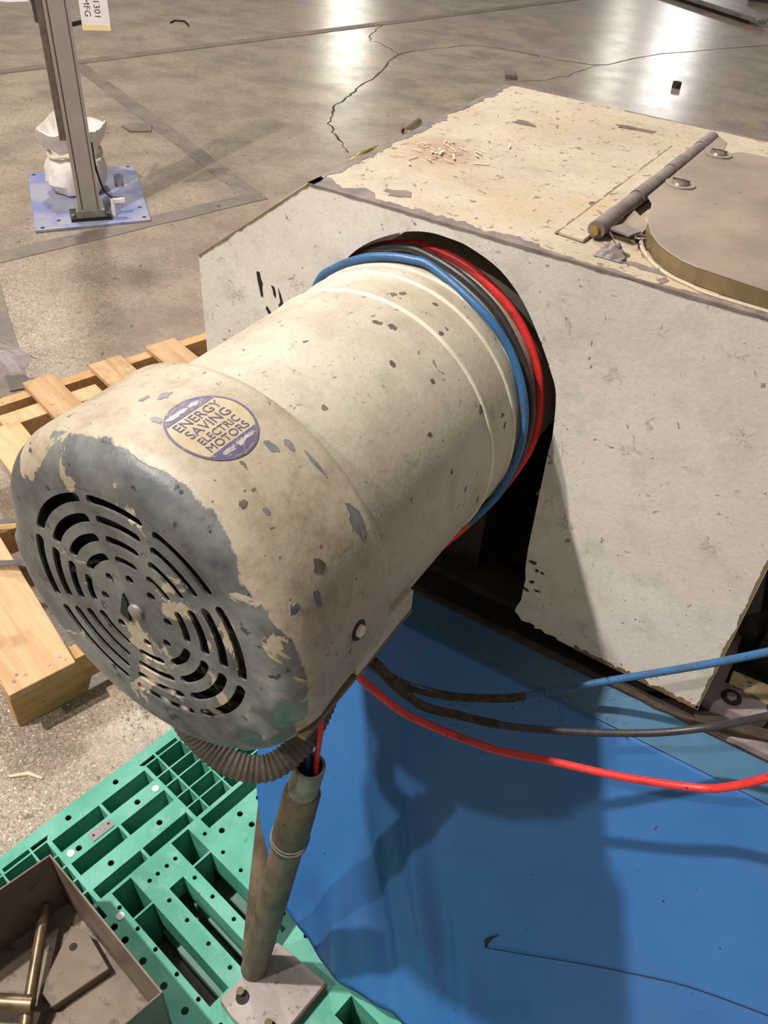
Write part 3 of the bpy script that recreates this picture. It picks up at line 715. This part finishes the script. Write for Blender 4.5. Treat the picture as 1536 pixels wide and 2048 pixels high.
obj('top_panel', MB().prism([(-.1414, .7001), (.62, .7001), (.62, 1.205), (.1581, 1.207), (.02, 1.2035), (-.143, 1.207), (-.1575, 1.1997)], ZT-.003, ZT), 'hood_top', gd, bevel=.0012)
def quadplate(p, q, r, s_, d): # panel between edges
    p, q, r, s_ = map(Vector, (p, q, r, s_)); n_ = (q-p).cross(s_-p).normalized()*d
    return MB().hexa([p, q, r, s_, p+n_, q+n_, r+n_, s_+n_])
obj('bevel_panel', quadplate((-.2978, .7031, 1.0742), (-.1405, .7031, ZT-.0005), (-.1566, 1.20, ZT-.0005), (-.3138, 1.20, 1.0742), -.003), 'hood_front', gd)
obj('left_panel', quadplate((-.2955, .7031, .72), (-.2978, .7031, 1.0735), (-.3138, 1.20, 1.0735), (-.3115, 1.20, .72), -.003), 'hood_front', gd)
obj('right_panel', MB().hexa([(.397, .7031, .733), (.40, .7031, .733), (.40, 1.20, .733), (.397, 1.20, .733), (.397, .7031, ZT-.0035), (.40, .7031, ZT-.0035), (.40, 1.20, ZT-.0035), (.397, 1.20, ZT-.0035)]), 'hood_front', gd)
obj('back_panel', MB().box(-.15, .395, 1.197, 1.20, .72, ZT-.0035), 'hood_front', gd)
# worn bare-metal strips along the folded edges
def strip(p0, p1, inward, wfn, nrm, n=70, mat='worn', name='worn_edge'):
    p0, p1, inward, nrm = Vector(p0), Vector(p1), Vector(inward), Vector(nrm); vs = []
    for i in range(n+1):
        f = i/n; p = p0+(p1-p0)*f; wv = max(.0004, wfn(f)*(1+.9*mnoise.noise(V(f*23, 1.7, 3))+.6*mnoise.noise(V(f*70, 9, 2))))
        vs += [p+nrm*.0004, p+inward*wv+nrm*.0004, p-nrm*.002, p+inward*wv-nrm*.0002]
    fs = []
    for i in range(n):
        a = 4*i; b = a+4; fs += [(a, b, b+1, a+1), (a, a+2, b+2, b), (a+1, b+1, b+3, a+3)]
    return obj(name, MB().add(vs, fs), mat, gd)
strip((-.1414, .6998, ZT), (.42, .6998, ZT), (0, 1, 0), lambda f: .022 if f < .13 else (.013 if f < .45 else .006), (0, 0, 1), 160)
strip((-.1414, .70, ZT), (-.1575, 1.1995, ZT), (1, .03, 0), lambda f: .007+.004*math.sin(f*9)**2, (0, 0, 1), 90)
strip((.02, 1.203, ZT), (.40, 1.205, ZT), (0, -1, 0), lambda f: .003, (0, 0, 1), 60)
strip((-.1414, .6998, ZT-.001), (-.2978, .6998, 1.0742), (.45, 0, -.6), lambda f: .003, (0, -1, 0), 50, 'lid_edge')
strip((-.1414, .6998, ZT-.0005), (.40, .6998, ZT-.0005), (0, 0, -1), lambda f: .0018, (0, -1, 0), 120, 'worn')
strip((.399, .6998, 1.1), (.4015, .6998, .735), (-1, 0, 0), lambda f: .0026, (0, -1, 0), 90, 'lid_edge')
strip((.25, .6998, .737), (.401, .6998, .7335), (0, 0, 1), lambda f: .006, (0, -1, 0), 80, 'lid_edge')
# black bare patches left of the motor
def fpatch(poly, mat, name='paint_chip'):
    mb = MB().prism(poly, 0, .0006); mb.v = [V(p.x, YF-.0001-p.z, p.y) for p in mb.v]; return obj(name, mb, mat, gd)
fpatch([(-.2115, 1.0795), (-.2075, 1.080), (-.2055, 1.072), (-.2035, 1.068), (-.2045, 1.061), (-.2035, 1.052), (-.206, 1.05), (-.2085, 1.062), (-.2105, 1.07)], 'black_chip')
fpatch([(-.198, 1.041), (-.193, 1.035), (-.188, 1.031), (-.182, 1.0345), (-.179, 1.04), (-.181, 1.048), (-.1785, 1.052), (-.1815, 1.0685), (-.178, 1.062), (-.1745, 1.05), (-.168, 1.036), (-.176, 1.029), (-.187, 1.0235), (-.193, 1.027), (-.2, 1.038)], 'black_chip')
fpatch([(-.191, 1.069), (-.187, 1.068), (-.185, 1.062), (-.1855, 1.055), (-.188, 1.058), (-.189, 1.064)], 'black_chip')
for (x, z, r) in [(.178, .84, .003), (.184, .83, .002), (.181, .81, .0025), (.19, .80, .002), (.19, .83, .0015), (.176, .795, .003)]:
    fpatch([(x+a, z+b) for a, b in blob(r, 9, .5, 1.6, .8)], 'black_chip')
def tpatch(cx, cy, r, mat, sx=1, sy=1, rot=0, name='paint_chip'):
    return obj(name, MB().prism([(cx+a, cy+b) for a, b in blob(r, 13, .4, sx, sy, rot)], ZT+.0001, ZT+.0006), mat, gd)
tpatch(-.056, .735, .010, 'worn', 1.2, 1); tpatch(-.152, .80, .004, 'worn', .6, 1.6)
for (x, y, r) in [(.12, .80, .005), (.125, .83, .007), (.12, .86, .006), (.128, .90, .006), (.115, .79, .004), (.11, .845, .003), (.132, .93, .004)]: tpatch(x, y, r, 'chip_dark', 1, 1.7)
tpatch(.205, .727, .008, 'worn', 2.0, .8); tpatch(.225, .712, .005, 'worn', .7, 1.4); tpatch(.28, .72, .006, 'chip_dark', 1.6, .8)
tpatch(-.06, 1.05, .012, 'chip_dark', 1.3, .8); tpatch(.06, 1.13, .012, 'chip_dark', 2.2, .6, .2)
# hinge
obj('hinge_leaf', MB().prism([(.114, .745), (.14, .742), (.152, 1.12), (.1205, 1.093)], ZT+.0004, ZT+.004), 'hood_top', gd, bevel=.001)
strip((.1135, .745, ZT+.001), (.120, 1.092, ZT+.001), (-1, 0, 0), lambda f: .0035, (0, 0, 1), 80, 'lid_edge')
hp0, hp1 = V(.1445, .757, ZT+.009), V(.1545, 1.128, ZT+.009)
for i in range(7):
    a = hp0+(hp1-hp0)*(i/7+.003); b = hp0+(hp1-hp0)*((i+1)/7-.003)
    obj('hinge_knuckle', MB().cyl(a, b, .0085 if i % 2 == 0 else .0078, 20), 'worn', gd, smooth=True)
obj('hinge_pin', MB().cyl(hp0-(hp1-hp0)*.012, hp0+(hp1-hp0)*.5, .004, 12), 'brass', gd, smooth=True)
# lid
ZL = 1.211
lid_poly = [(.163, 1.12), (.159, .86), (.168, .845), (.181, .793), (.192, .768), (.205, .749), (.218, .737), (.233, .727), (.248, .722), (.305, .715), (.62, .69+.03), (.62, 1.11), (.235, 1.078), (.21, 1.079), (.197, 1.073), (.184, 1.052), (.178, 1.10)]
obj('lid', MB().prism(lid_poly, ZL-.0025, ZL), 'lid', gd, bevel=.001)
rim_poly = [(.181, .793), (.192, .768), (.205, .749), (.218, .737), (.233, .727), (.248, .722), (.305, .715), (.62, .72)]
rm = MB(); vs = []
for (x, y) in rim_poly: vs += [(x, y, ZL-.001), (x, y, ZT+.0008), (x+.003, y+.004, ZL-.001), (x+.003, y+.004, ZT+.0008)]
fs = []
for i in range(len(rim_poly)-1):
    a = 4*i; b = a+4; fs += [(a, b, b+1, a+1), (a+2, a+3, b+3, b+2), (a, a+2, b+2, b)]
obj('lid_flange', rm.add(vs, fs), 'lid_edge', gd)
ed = MB().tube(smooth_path([(.178, .795, ZT+.001), (.189, .765, ZT+.001), (.214, .733, ZT+.001), (.246, .7165, ZT+.001), (.305, .709, ZT+.001), (.62, .714, ZT+.001)], 5), .0022, 6)
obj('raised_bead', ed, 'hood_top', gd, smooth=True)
obj('dark_gap', MB().prism([(.176, .79), (.186, .762), (.196, .768), (.182, .80)], ZT+.0003, ZT+.0012), 'dark', gd)
obj('bent_bracket', MB().hexa([(.150, .775, ZT+.0006), (.177, .773, ZT+.0006), (.182, .80, ZT+.003), (.156, .835, ZT+.003), (.150, .775, ZT+.003), (.177, .773, ZT+.0035), (.182, .80, ZT+.010), (.156, .835, ZT+.008)]), 'lid', gd)
obj('bent_bracket', MB().prism([(.152, .77), (.174, .765), (.180, .782), (.160, .79)], ZT+.008, ZT+.0098), 'worn', gd)
for (x, y) in [(.1755, .915), (.181, 1.045)]:
    obj('washer', MB().cyl((x, y, ZL), (x, y, ZL+.0015), .0155, 24), 'lid', gd, smooth=True)
    hd = MB().tube([(x, y, ZL+.0015), (x, y, ZL+.0035), (x, y, ZL+.005)], [.010, .009, .005], 20)
    sco = obj('screw', hd, 'screw', gd, smooth=True)
    obj('slot', MB().box(x-.009, x+.009, y-.0012, y+.0012, ZL+.0047, ZL+.0053), 'dark', sco)
mt_ = MB()
for k in range(16):
    x, y = .16+random.uniform(0, .035), .745+random.uniform(-.02, .05); a = random.uniform(0, 6.3); l = random.uniform(.004, .012)
    p = V(x, y, ZT+.004+random.uniform(0, .006)); q = p+V(math.cos(a)*l, math.sin(a)*l, random.uniform(-.002, .004)); mt_.tube([p, q], .0007, 4)
tag(obj('hinge_swarf', mt_, 'swarf'), 'curls of shiny metal swarf at the near end of the lid hinge', 'swarf', kind='stuff')
lump = MB(); n = 10; vs = []
for i in range(n):
    for j in range(n):
        u = i/(n-1); v = j/(n-1); h = .010*math.sin(PI*u)*math.sin(PI*v)*(1+mnoise.noise(V(u*7, v*7, 2)))
        vs.append((.158+.026*u+.006*mnoise.noise(V(u*4, v*4, 1)), .722+.024*v, ZT+.0006+max(0, h)))
lump.add(vs, [(i*n+j, (i+1)*n+j, (i+1)*n+j+1, i*n+j+1) for i in range(n-1) for j in range(n-1)])
tag(obj('dark_lint_lump', lump, 'worn'), 'dark fluffy lint lump in front of the hinge end', 'lint')
obj('yellow_tape_scrap', MB().hexa([(-.163, .81, 1.186), (-.1575, .845, 1.186), (-.1475, .845, 1.1962), (-.150, .81, 1.1962), (-.163, .81, 1.187), (-.1575, .845, 1.187), (-.1475, .845, 1.1972), (-.150, .81, 1.1972)]), 'yellow', gd)
obj('pipe_stub', MB().pipe((-.20, .995, 1.168), (-.202, 1.035, 1.171), .0055, .0035, 16), 'pipe', gd, smooth=True)
obj('stub_bracket', MB().cyl((-.20, .998, 1.168), (-.166, .998, 1.16), .004, 10), 'pipe', gd)
spn = MB()
for k in range(42):
    a = random.gauss(0, 1); b = random.gauss(0, 1); x, y = -.085+.022*a, .885+.03*b; t = random.uniform(0, PI); l = random.uniform(.004, .02); wv = random.uniform(.0004, .0011)
    dx, dy = math.cos(t)*l, math.sin(t)*l; nx, ny = -math.sin(t)*wv, math.cos(t)*wv; z = ZT+random.uniform(.0004, .004); z2 = ZT+random.uniform(.0004, .003)
    spn.hexa([(x-nx, y-ny, z), (x+dx-nx, y+dy-ny, z2), (x+dx+nx, y+dy+ny, z2), (x+nx, y+ny, z), (x-nx, y-ny, z+.0005), (x+dx-nx, y+dy-ny, z2+.0005), (x+dx+nx, y+dy+ny, z2+.0005), (x+nx, y+ny, z+.0005)])
tag(obj('wood_splinters', spn, 'splinter'), 'pale wood splinters scattered on the cream guard top near its left edge', 'splinters', kind='stuff')

# ================================================================ ELECTRIC MOTOR
AZ = 1.0104
mo = thing('electric_motor', 'large cream cylindrical electric motor with grey slotted fan cover and purple sticker', 'motor', (0, .5, .86))
RB = .142
obj('motor_body', MB().lathe_y([(.39, .12), (.39, RB), (.60, RB), (.70, RB), (.985, RB), (.985, .05)], 0, AZ, 128), 'body', mo, smooth=True)
for y in (.6035, .652, .674):
    rg = MB().tube([(RB*math.cos(a), y+.0012*math.sin(2*a), AZ+RB*math.sin(a)) for a in [2*PI*i/120 for i in range(120)]], .0016, 8, closed=True)
    rg.mapv(lambda p: V(p.x, (p.y-y)*1.6+y, p.z)); obj('weld_ridge', rg, 'weld', mo, smooth=True)
# fan cover shell
CZ, RC = AZ+.006, .153
def crumple(p, g, r):
    a = (g+PI) % (2*PI)-PI; y = p.y
    near = max(0, 1-(y-.284)/.05)
    k = math.exp(-((a+.45)/.42)**2)*near*min(1, max(0, (r-.112)/.03))
    d = k*(.010*mnoise.noise(V(g*4.2, r*50, 2))+.006*mnoise.noise(V(g*11, r*110, 7))+.006*math.exp(-((a+.33)/.07)**2))
    k2 = math.exp(-((a-2.95)/.2)**2)*near*.004
    return p+V(-math.cos(g)*(k2-d*.6), d*1.6+k2*.6, -math.sin(g)*(k2-d*.6))
prof = [(.402, .1445), (.4025, RC-.001), (.400, RC+.0008), (.396, RC+.0005), (.392, RC), (.35, RC), (.315, RC)]
for i in range(1, 11):
    a = PI/2*i/10; prof.append((.313-.0302*math.sin(a), RC-.030*(1-math.cos(a))))
prof += [(.2828, .118), (.2828, .1122)]
obj('fan_cover', MB().lathe_y(prof, 0, CZ, 200, crumple), 'cover', mo, smooth=True, ang=.9)
spk = [162, 110, 75, 37, -8, -60, -102, -155]
loops = [circle2(-.001, -.004, .1124, 200)]
def arc_slot(a0, a1, r, wd):
    a0, a1 = math.radians(a0), math.radians(a1); out = []; k = 12
    for i in range(k+1):
        a = a0+(a1-a0)*i/k; out.append(((r+wd)*math.cos(a), (r+wd)*math.sin(a)))
    for i in range(1, 6):
        t = PI*i/6; c = ((r+wd*math.cos(t))*math.cos(a1), (r+wd*math.cos(t))*math.sin(a1)); out.append((c[0]-math.sin(a1)*wd*math.sin(t), c[1]+math.cos(a1)*wd*math.sin(t)))
    for i in range(k+1):
        a = a1+(a0-a1)*i/k; out.append(((r-wd)*math.cos(a), (r-wd)*math.sin(a)))
    for i in range(1, 6):
        t = PI*i/6; c = ((r-wd*math.cos(t))*math.cos(a0), (r-wd*math.cos(t))*math.sin(a0)); out.append((c[0]+math.sin(a0)*wd*math.sin(t), c[1]-math.cos(a0)*wd*math.sin(t)))
    return out
for i in range(8):
    a1 = spk[i]; a0 = spk[(i+1) % 8]
    if a0 > a1: a0 -= 360
    for r, wq in ((.1005, .0042), (.0835, .0042), (.0665, .004), (.0495, .0036)):
        mrg = math.degrees((.0042+wq)/r)
        if a1-a0 > 2*mrg+3: loops.append(arc_slot(a0+mrg, a1-mrg, r, wq))
    am = math.radians((a0+a1)/2); loops.append(circle2(.033*math.cos(am), .033*math.sin(am), .0042, 10))
face = curve2d(loops, -.001, .001, lambda x, y, z: V(x+.001, .2838+z+.006*math.exp(-((x*x+y*y)/.022**2))*0, CZ+.004+y))
fgr = obj('slotted_face', face, 'cover', mo)
obj('dark_fan_disc', MB().lathe_y([(.318, .002), (.318, .135), (.322, .135)], 0, CZ, 48), 'dark', mo)
for k in range(6):
    a = 2*PI*k/6+.2; c, s_ = math.cos(a), math.sin(a)
    bl = MB().box(.04, .112, .300, .317, -.002, .002); bl.mapv(lambda p: V(p.x*c-p.z*s_, p.y, CZ+p.x*s_+p.z*c)); obj('fan_blade', bl, 'bracket', mo)
obj('centre_button', MB().tube([(.001, .283, CZ+.004), (.001, .2805, CZ+.004), (.001, .279, CZ+.004)], [.0075, .007, .004], 16), 'coupling', mo, smooth=True)
hub = MB().prism([(-.013, -.013), (-.004, -.018), (-.003, .006), (-.006, .012)], 0, .0012); hub.v = [V(p.x-.004, .2826-p.z, CZ+.006+p.y) for p in hub.v]
obj('dented_hub', hub, 'dark', mo)
# curved patches on the cylinder
def cpatch(y, deg, r, R, mat, cz, sx=1, sy=1, rot=0, name='paint_chip', lift=.0003):
    P = blob(r, 14, .32, sx, sy, rot); t0 = math.radians(deg); vs = []; n_ = len(P)
    def mp(a, b, q): return V(q*math.cos(t0+b/R), y+a, cz+q*math.sin(t0+b/R))
    for (a, b) in P: vs.append(mp(a, b, R+lift))
    for (a, b) in P: vs.append(mp(a, b, R-.0006))
    vs.append(mp(0, 0, R+lift)); fs = []
    for i in range(n_): fs += [(i, (i+1) % n_, 2*n_), (i, n_+i, n_+(i+1) % n_, (i+1) % n_)]
    return obj(name, MB().add(vs, fs), mat, mo)
for (y, d, r, sx_, sy_) in [(.355, 96.4, .0055, 1, .7), (.328, 90, .0045, .7, 1), (.367, 63.9, .0048, .7, 1.2), (.379, 61.4, .0042, .7, 1.2), (.387, 33.5, .0095, .65, 1.5), (.323, 26, .0052, .6, 1.4), (.301, 28.5, .0045, 1.2, .8), (.385, 53, .0035, .6, 3.0), (.326, 52, .003, .7, 1), (.372, 84, .002, 1, 1), (.345, 100, .003, 1.4, .7)]:
    cpatch(y, d, r, RC, 'chip', CZ, sx_, sy_)
cpatch(.337, 32.5, .005, RC, 'chip_dark', CZ, 1.1, 1.2); cpatch(.316, 57, .003, RC, 'chip_dark', CZ)
for (y, d, r) in [(.569, 79, .0042), (.575, 74, .0032), (.536, 63.4, .003), (.612, 61, .003), (.445, 66, .002), (.409, 68.6, .0018), (.52, 37, .002), (.583, -6, .003), (.62, 85, .003), (.628, 83, .003), (.60, 30, .003), (.633, 21, .0032), (.634, 16.5, .0028), (.64, 71, .0025), (.655, 60, .002), (.56, 50, .0022), (.50, 90, .002), (.53, 20, .002), (.55, 8, .0025)]:
    cpatch(y, d, r, RB, 'chip_dark', AZ, random.uniform(.6, 1.3), random.uniform(.6, 1.6), random.uniform(0, 3))
# sticker
ST, SD = .349, math.radians(78.3)
def onc(x, y, z, lift=.0004): # x along axis, y up text = increasing angle
    q = RC+lift+z; a = SD+y/RC; return V(q*math.cos(a), ST+x, CZ+q*math.sin(a))
stk = MB()
def disc(r0, r1, z, n=48, m_=8):
    vs = []
    for i in range(m_+1):
        r = r0+(r1-r0)*i/m_
        vs += [onc(r*math.cos(2*PI*j/n), r*math.sin(2*PI*j/n), z) for j in range(n)]
    return MB().add(vs, [(i*n+j, i*n+(j+1) % n, (i+1)*n+(j+1) % n, (i+1)*n+j) for i in range(m_) for j in range(n)])
stp = obj('round_sticker', disc(.0002, .032, .0), 'sticker_bg', mo, smooth=True)
obj('purple_ring', disc(.0303, .0321, .0002, 64, 2), 'purple', stp, smooth=True)
def cap(sign, c0):
    vs = []; n_ = 16; m_ = 5
    for i in range(m_+1):
        y = c0+(.0300-c0)*i/m_; hw = math.sqrt(max(0, .0300**2-y*y))
        vs += [onc(-hw+2*hw*j/n_, sign*y, .0002) for j in range(n_+1)]
    return MB().add(vs, [(i*(n_+1)+j, i*(n_+1)+j+1, (i+1)*(n_+1)+j+1, (i+1)*(n_+1)+j) for i in range(m_) for j in range(n_)])
obj('purple_segment', cap(1, .0185), 'purple', stp, smooth=True); obj('purple_segment', cap(-1, .0185), 'purple', stp, smooth=True)
for txt, yb, sz, sxx in (('ENERGY', .0092, .0108, 1.1), ('SAVING', -.0005, .0108, 1.12), ('ELECTRIC', -.0090, .0086, 1.06), ('MOTORS', -.0168, .0086, 1.16)):
    obj('lettering', text_mb(txt, sz, lambda x, y, z: onc(x, y+yb, .0003+z), .00005, 0, 'CENTER', sxx), 'purple_ink', stp)
for (x, y, r) in [(-.012, .0235, .0045), (-.003, .0235, .004), (.008, .0235, .004), (-.008, -.023, .0042), (.003, -.023, .004), (.012, -.0225, .0035)]:
    P = blob(r, 12, .3, 1.3, .55); vs = [onc(x+a, y+b, .0004) for a, b in P]; obj('rubbed_print', MB().add(vs+[onc(x, y, .0004)], [(i, (i+1) % 12, 12) for i in range(12)]), 'sticker_worn', stp)
# cover bolt and foot flange
ba = math.radians(5.1); bd = V(math.cos(ba), 0, math.sin(ba)); bc = V(0, .3556, CZ)
obj('bolt_recess', MB().cyl(bc+bd*(RC-.001), bc+bd*(RC+.0008), .0085, 20), 'black_chip', mo)
obj('cover_bolt', MB().tube([bc+bd*RC, bc+bd*(RC+.003), bc+bd*(RC+.0045)], [.0052, .0048, .003], 14), 'weld', mo, smooth=True)
obj('foot_flange', MB().hexa([(.128, .37, .955), (.1455, .37, .955), (.1455, .458, .958), (.128, .458, .958), (.132, .37, .987), (.1455, .37, .987), (.1455, .458, .9815), (.132, .458, .9815)]), 'body', mo, bevel=.0015)
obj('flange_underside', MB().box(.125, .1445, .30, .46, .950, .9545), 'lid_edge', mo)
obj('conduit_box', MB().box(-.05, .07, .44, .58, .825, .885), 'bracket', mo, bevel=.004)

# ================================================================ HOSES
def cylp(deg, y, r): a = math.radians(deg); return (r*math.cos(a), y, AZ+r*math.sin(a))
def make_hose(name, label, mat, loop, head, tail, rad):
    pts = list(head)+[cylp(*q) for q in loop]+list(tail)
    o = obj(name, MB().tube(smooth_path(pts, 9), [min(rad, .003+.0013*max(0, i-22)/14) if len(head) > 1 else rad for i in range(9*(len(pts)-1)+1)], 12), mat, smooth=True); tag(o, label, 'hose', 'air hoses wrapped round the motor'); return o
rh = .1473
blue = make_hose('blue_air_hose', 'blue air hose wrapped round the motor, nearest loop, trailing right across the guard', 'blue_hose',
    [(-112, .56, rh), (-140, .60, rh), (-180, .69, rh), (-215, .688, rh), (-231, .682, rh), (-247, .680, rh), (-258, .682, rh), (-267, .684, rh), (-277, .684, rh), (-302, .674, rh), (-320, .674, rh), (-339, .669, rh), (-357, .66, rh), (-378, .648, rh), (-392, .63, rh), (-404, .60, rh), (-416, .545, rh)],
    [(.073, .402, .66), (.072, .405, .73), (.062, .42, .80), (.02, .46, .85)],
    [(.085, .477, .86), (.085, .48, .822), (.116, .514, .772), (.163, .548, .746), (.209, .581, .740), (.236, .615, .729), (.297, .649, .761), (.383, .66, .840), (.432, .66, .895), (.47, .66, .94)], .0043)
obj('lint_coating', MB().tube(smooth_path([(.085, .479, .835), (.1165, .5135, .772), (.163, .548, .746), (.209, .581, .740), (.229, .606, .7315)], 14), [.0046+.0012*abs(mnoise.noise(V(q*.45, 1, 1)))+.0004*random.random() for q in range(4*14+1)], 10), 'lint', blue, smooth=True)
blk = make_hose('black_air_hose', 'black air hose wrapped round the motor between the blue and red loops', 'black_hose',
    [(-130, .60, rh), (-155, .66, rh), (-180, .70, rh), (-215, .712, rh), (-240, .711, rh), (-250, .709, rh), (-265, .707, rh), (-290, .695, rh), (-312, .690, rh), (-338, .685, rh), (-357, .676, rh), (-378, .660, rh), (-392, .642, rh), (-402, .615, rh), (-412, .56, rh)],
    [(-.08, .52, .875)],
    [(.090, .49, .86), (.094, .49, .815), (.139, .512, .757), (.225, .54, .752), (.297, .57, .762), (.365, .60, .779), (.414, .62, .805), (.455, .62, .856), (.49, .62, .90)], .0041)
obj('lint_coating', MB().tube(smooth_path([(.094, .49, .818), (.139, .512, .757), (.18, .5255, .7515), (.225, .54, .752)], 14), [.0044+.0012*abs(mnoise.noise(V(q*.45, 4, 1)))+.0004*random.random() for q in range(3*14+1)], 10), 'lint', blk, smooth=True)
red = make_hose('red_air_hose', 'red air hose wrapped round the motor, furthest loop, trailing lowest across the blue panel', 'red_hose',
    [(-110, .55, rh), (-135, .63, rh), (-160, .70, rh), (-190, .724, rh), (-220, .724, rh), (-240, .722, rh), (-255, .721, rh), (-266, .722, rh), (-289, .716, rh), (-314, .713, rh), (-338, .709, rh), (-363, .70, rh), (-381, .672, rh), (-393, .632, rh), (-404, .59, rh), (-415, .53, rh)],
    [(.084, .402, .66), (.083, .405, .73), (.078, .42, .80), (.035, .47, .852)],
    [(.085, .475, .865), (.089, .46, .833), (.111, .48, .783), (.145, .50, .746), (.227, .52, .735), (.288, .54, .738), (.361, .56, .746), (.429, .58, .761), (.455, .58, .789), (.475, .58, .821), (.505, .58, .87)], .0043)
lt = MB()
for (p, n_) in [((.116, .514, .772), 10), ((.15, .54, .75), 14), ((.22, .59, .737), 16), ((.25, .62, .735), 60), ((.28, .64, .752), 40), ((.18, .525, .752), 12), ((.19, .51, .74), 8), ((.30, .57, .763), 8)]:
    for k in range(n_):
        q = V(*p)+V(random.gauss(0, .012), random.gauss(0, .008), random.gauss(0, .003)); d = V(random.uniform(-1, 1), random.uniform(-1, 1), random.uniform(-1, 1)).normalized()*random.uniform(.002, .006)
        lt.tube([q, q+d], .00035, 3, False)
tag(obj('hose_lint', lt, 'lint'), 'fuzzy grey lint clinging to the trailing blue and black hoses', 'lint', kind='stuff')

# corrugated conduit
cpth = smooth_path([(-.055, .352, .872), (-.04, .344, .80), (-.016, .345, .759), (.021, .350, .7435), (.05, .369, .740), (.064, .402, .751), (.0645, .437, .771), (.058, .463, .792), (.04, .495, .83)], 26)
L_ = 0; rr = []
for i, p in enumerate(cpth):
    if i: L_ += (p-cpth[i-1]).length
    rr.append(.0138+.0008*math.sin(L_*2*PI/.0058))
tag(obj('corrugated_conduit', MB().tube(cpth, rr, 18), 'conduit', smooth=True), 'dusty corrugated grey conduit looping under the motor fan cover', 'conduit')

# ================================================================ PIPE STAND
ps = thing('pipe_stand', 'leaning brown steel pipe with grey open coupling welded to a square floor plate', 'stand', (.045, .36, .151))
obj('floor_plate', MB().prism([(-.011, .3064), (.0103, .415), (.1047, .4085), (.088, .292), (.018, .298)], .1512, .171), 'foot_plate', ps, bevel=.002)
obj('plate_edge', MB().prism([(.1052, .4080), (.1062, .4080), (.0895, .2915), (.0885, .2915)], .1512, .1695), 'rust_side', ps)
for (x, y) in [(.009, .329), (.068, .318)]:
    obj('bolt_recess', MB().cyl((x+.006, y-.003, .171), (x+.006, y-.003, .1715), .010, 18), 'dark', ps)
    obj('bolt', MB().cyl((x, y, .1715), (x, y, .180), .0058, 8), 'pipe', ps)
B0, B1 = V(.004, .366, .1705), V(.0783, .400, .7287)
ax_ = (B1-B0)
def at(f): return B0+ax_*f
obj('lower_pipe', MB().cyl(at(0), at(.73), .0195, 24), 'pipe', ps, smooth=True)
obj('pipe_sleeve', MB().tube([at(.69), at(.70), at(.90), at(.91)], [.0195, .0222, .0205, .018], 24), 'pipe', ps, smooth=True)
for f in (.715, .728): obj('bright_ring', MB().tube([at(f-.003), at(f), at(f+.003)], [.0222, .0232, .0222], 24, False), 'steel', ps, smooth=True)
obj('coupling', MB().pipe(at(.885), at(1.0), .0168, .0138, 28), 'coupling', ps, smooth=True)
obj('coupling_bore', MB().cyl(at(.89), at(.90), .0137, 20), 'dark', ps)
obj('clamp_screw', MB().cyl(at(.975)+V(-.016, -.004, .002), at(.975)+V(-.034, -.006, .006), .003, 8), 'steel', ps, smooth=True)
obj('side_bar', MB().tube([(-.010, .380, .1705), (-.045, .45, .26), (-.085, .532, .37)], [.016, .016, .016], 16), 'pipe', ps, smooth=True)

# ================================================================ LOOSE SWARF ON THE FLOOR
sw = MB()
def sw_add(cx, cy, sx_, sy_, n_):
    for k in range(n_):
        x, y = random.gauss(cx, sx_), random.gauss(cy, sy_); a = random.uniform(0, 6.3); l = random.uniform(.002, .008); z = random.uniform(.001, .003)
        dx, dy = math.cos(a)*l, math.sin(a)*l; wv = random.uniform(.0006, .002)
        sw.add([(x, y, z), (x+dx, y+dy, z+random.uniform(0, .003)), (x+dx-dy*.3, y+dy+dx*.3, z), (x-dy*.3*wv*300, y+dx*.3*wv*300, z+.001)], [(0, 1, 2, 3)])
sw_add(-.53, .74, .05, .06, 500); sw_add(-.9, .85, .15, .12, 500); sw_add(-.62, .95, .12, .1, 350)
tag(obj('floor_swarf', sw, 'swarf'), 'glittering metal swarf scattered on the floor between the two pallets', 'swarf', kind='stuff')
pt = MB().tube([(-.655, .43, .004), (-.63, .455, .004), (-.60, .462, .004)], [.003, .005, .002], 6)
tag(obj('wood_sliver', pt, 'splinter'), 'pale wood sliver on the speckled floor left of the green pallet', 'sliver')
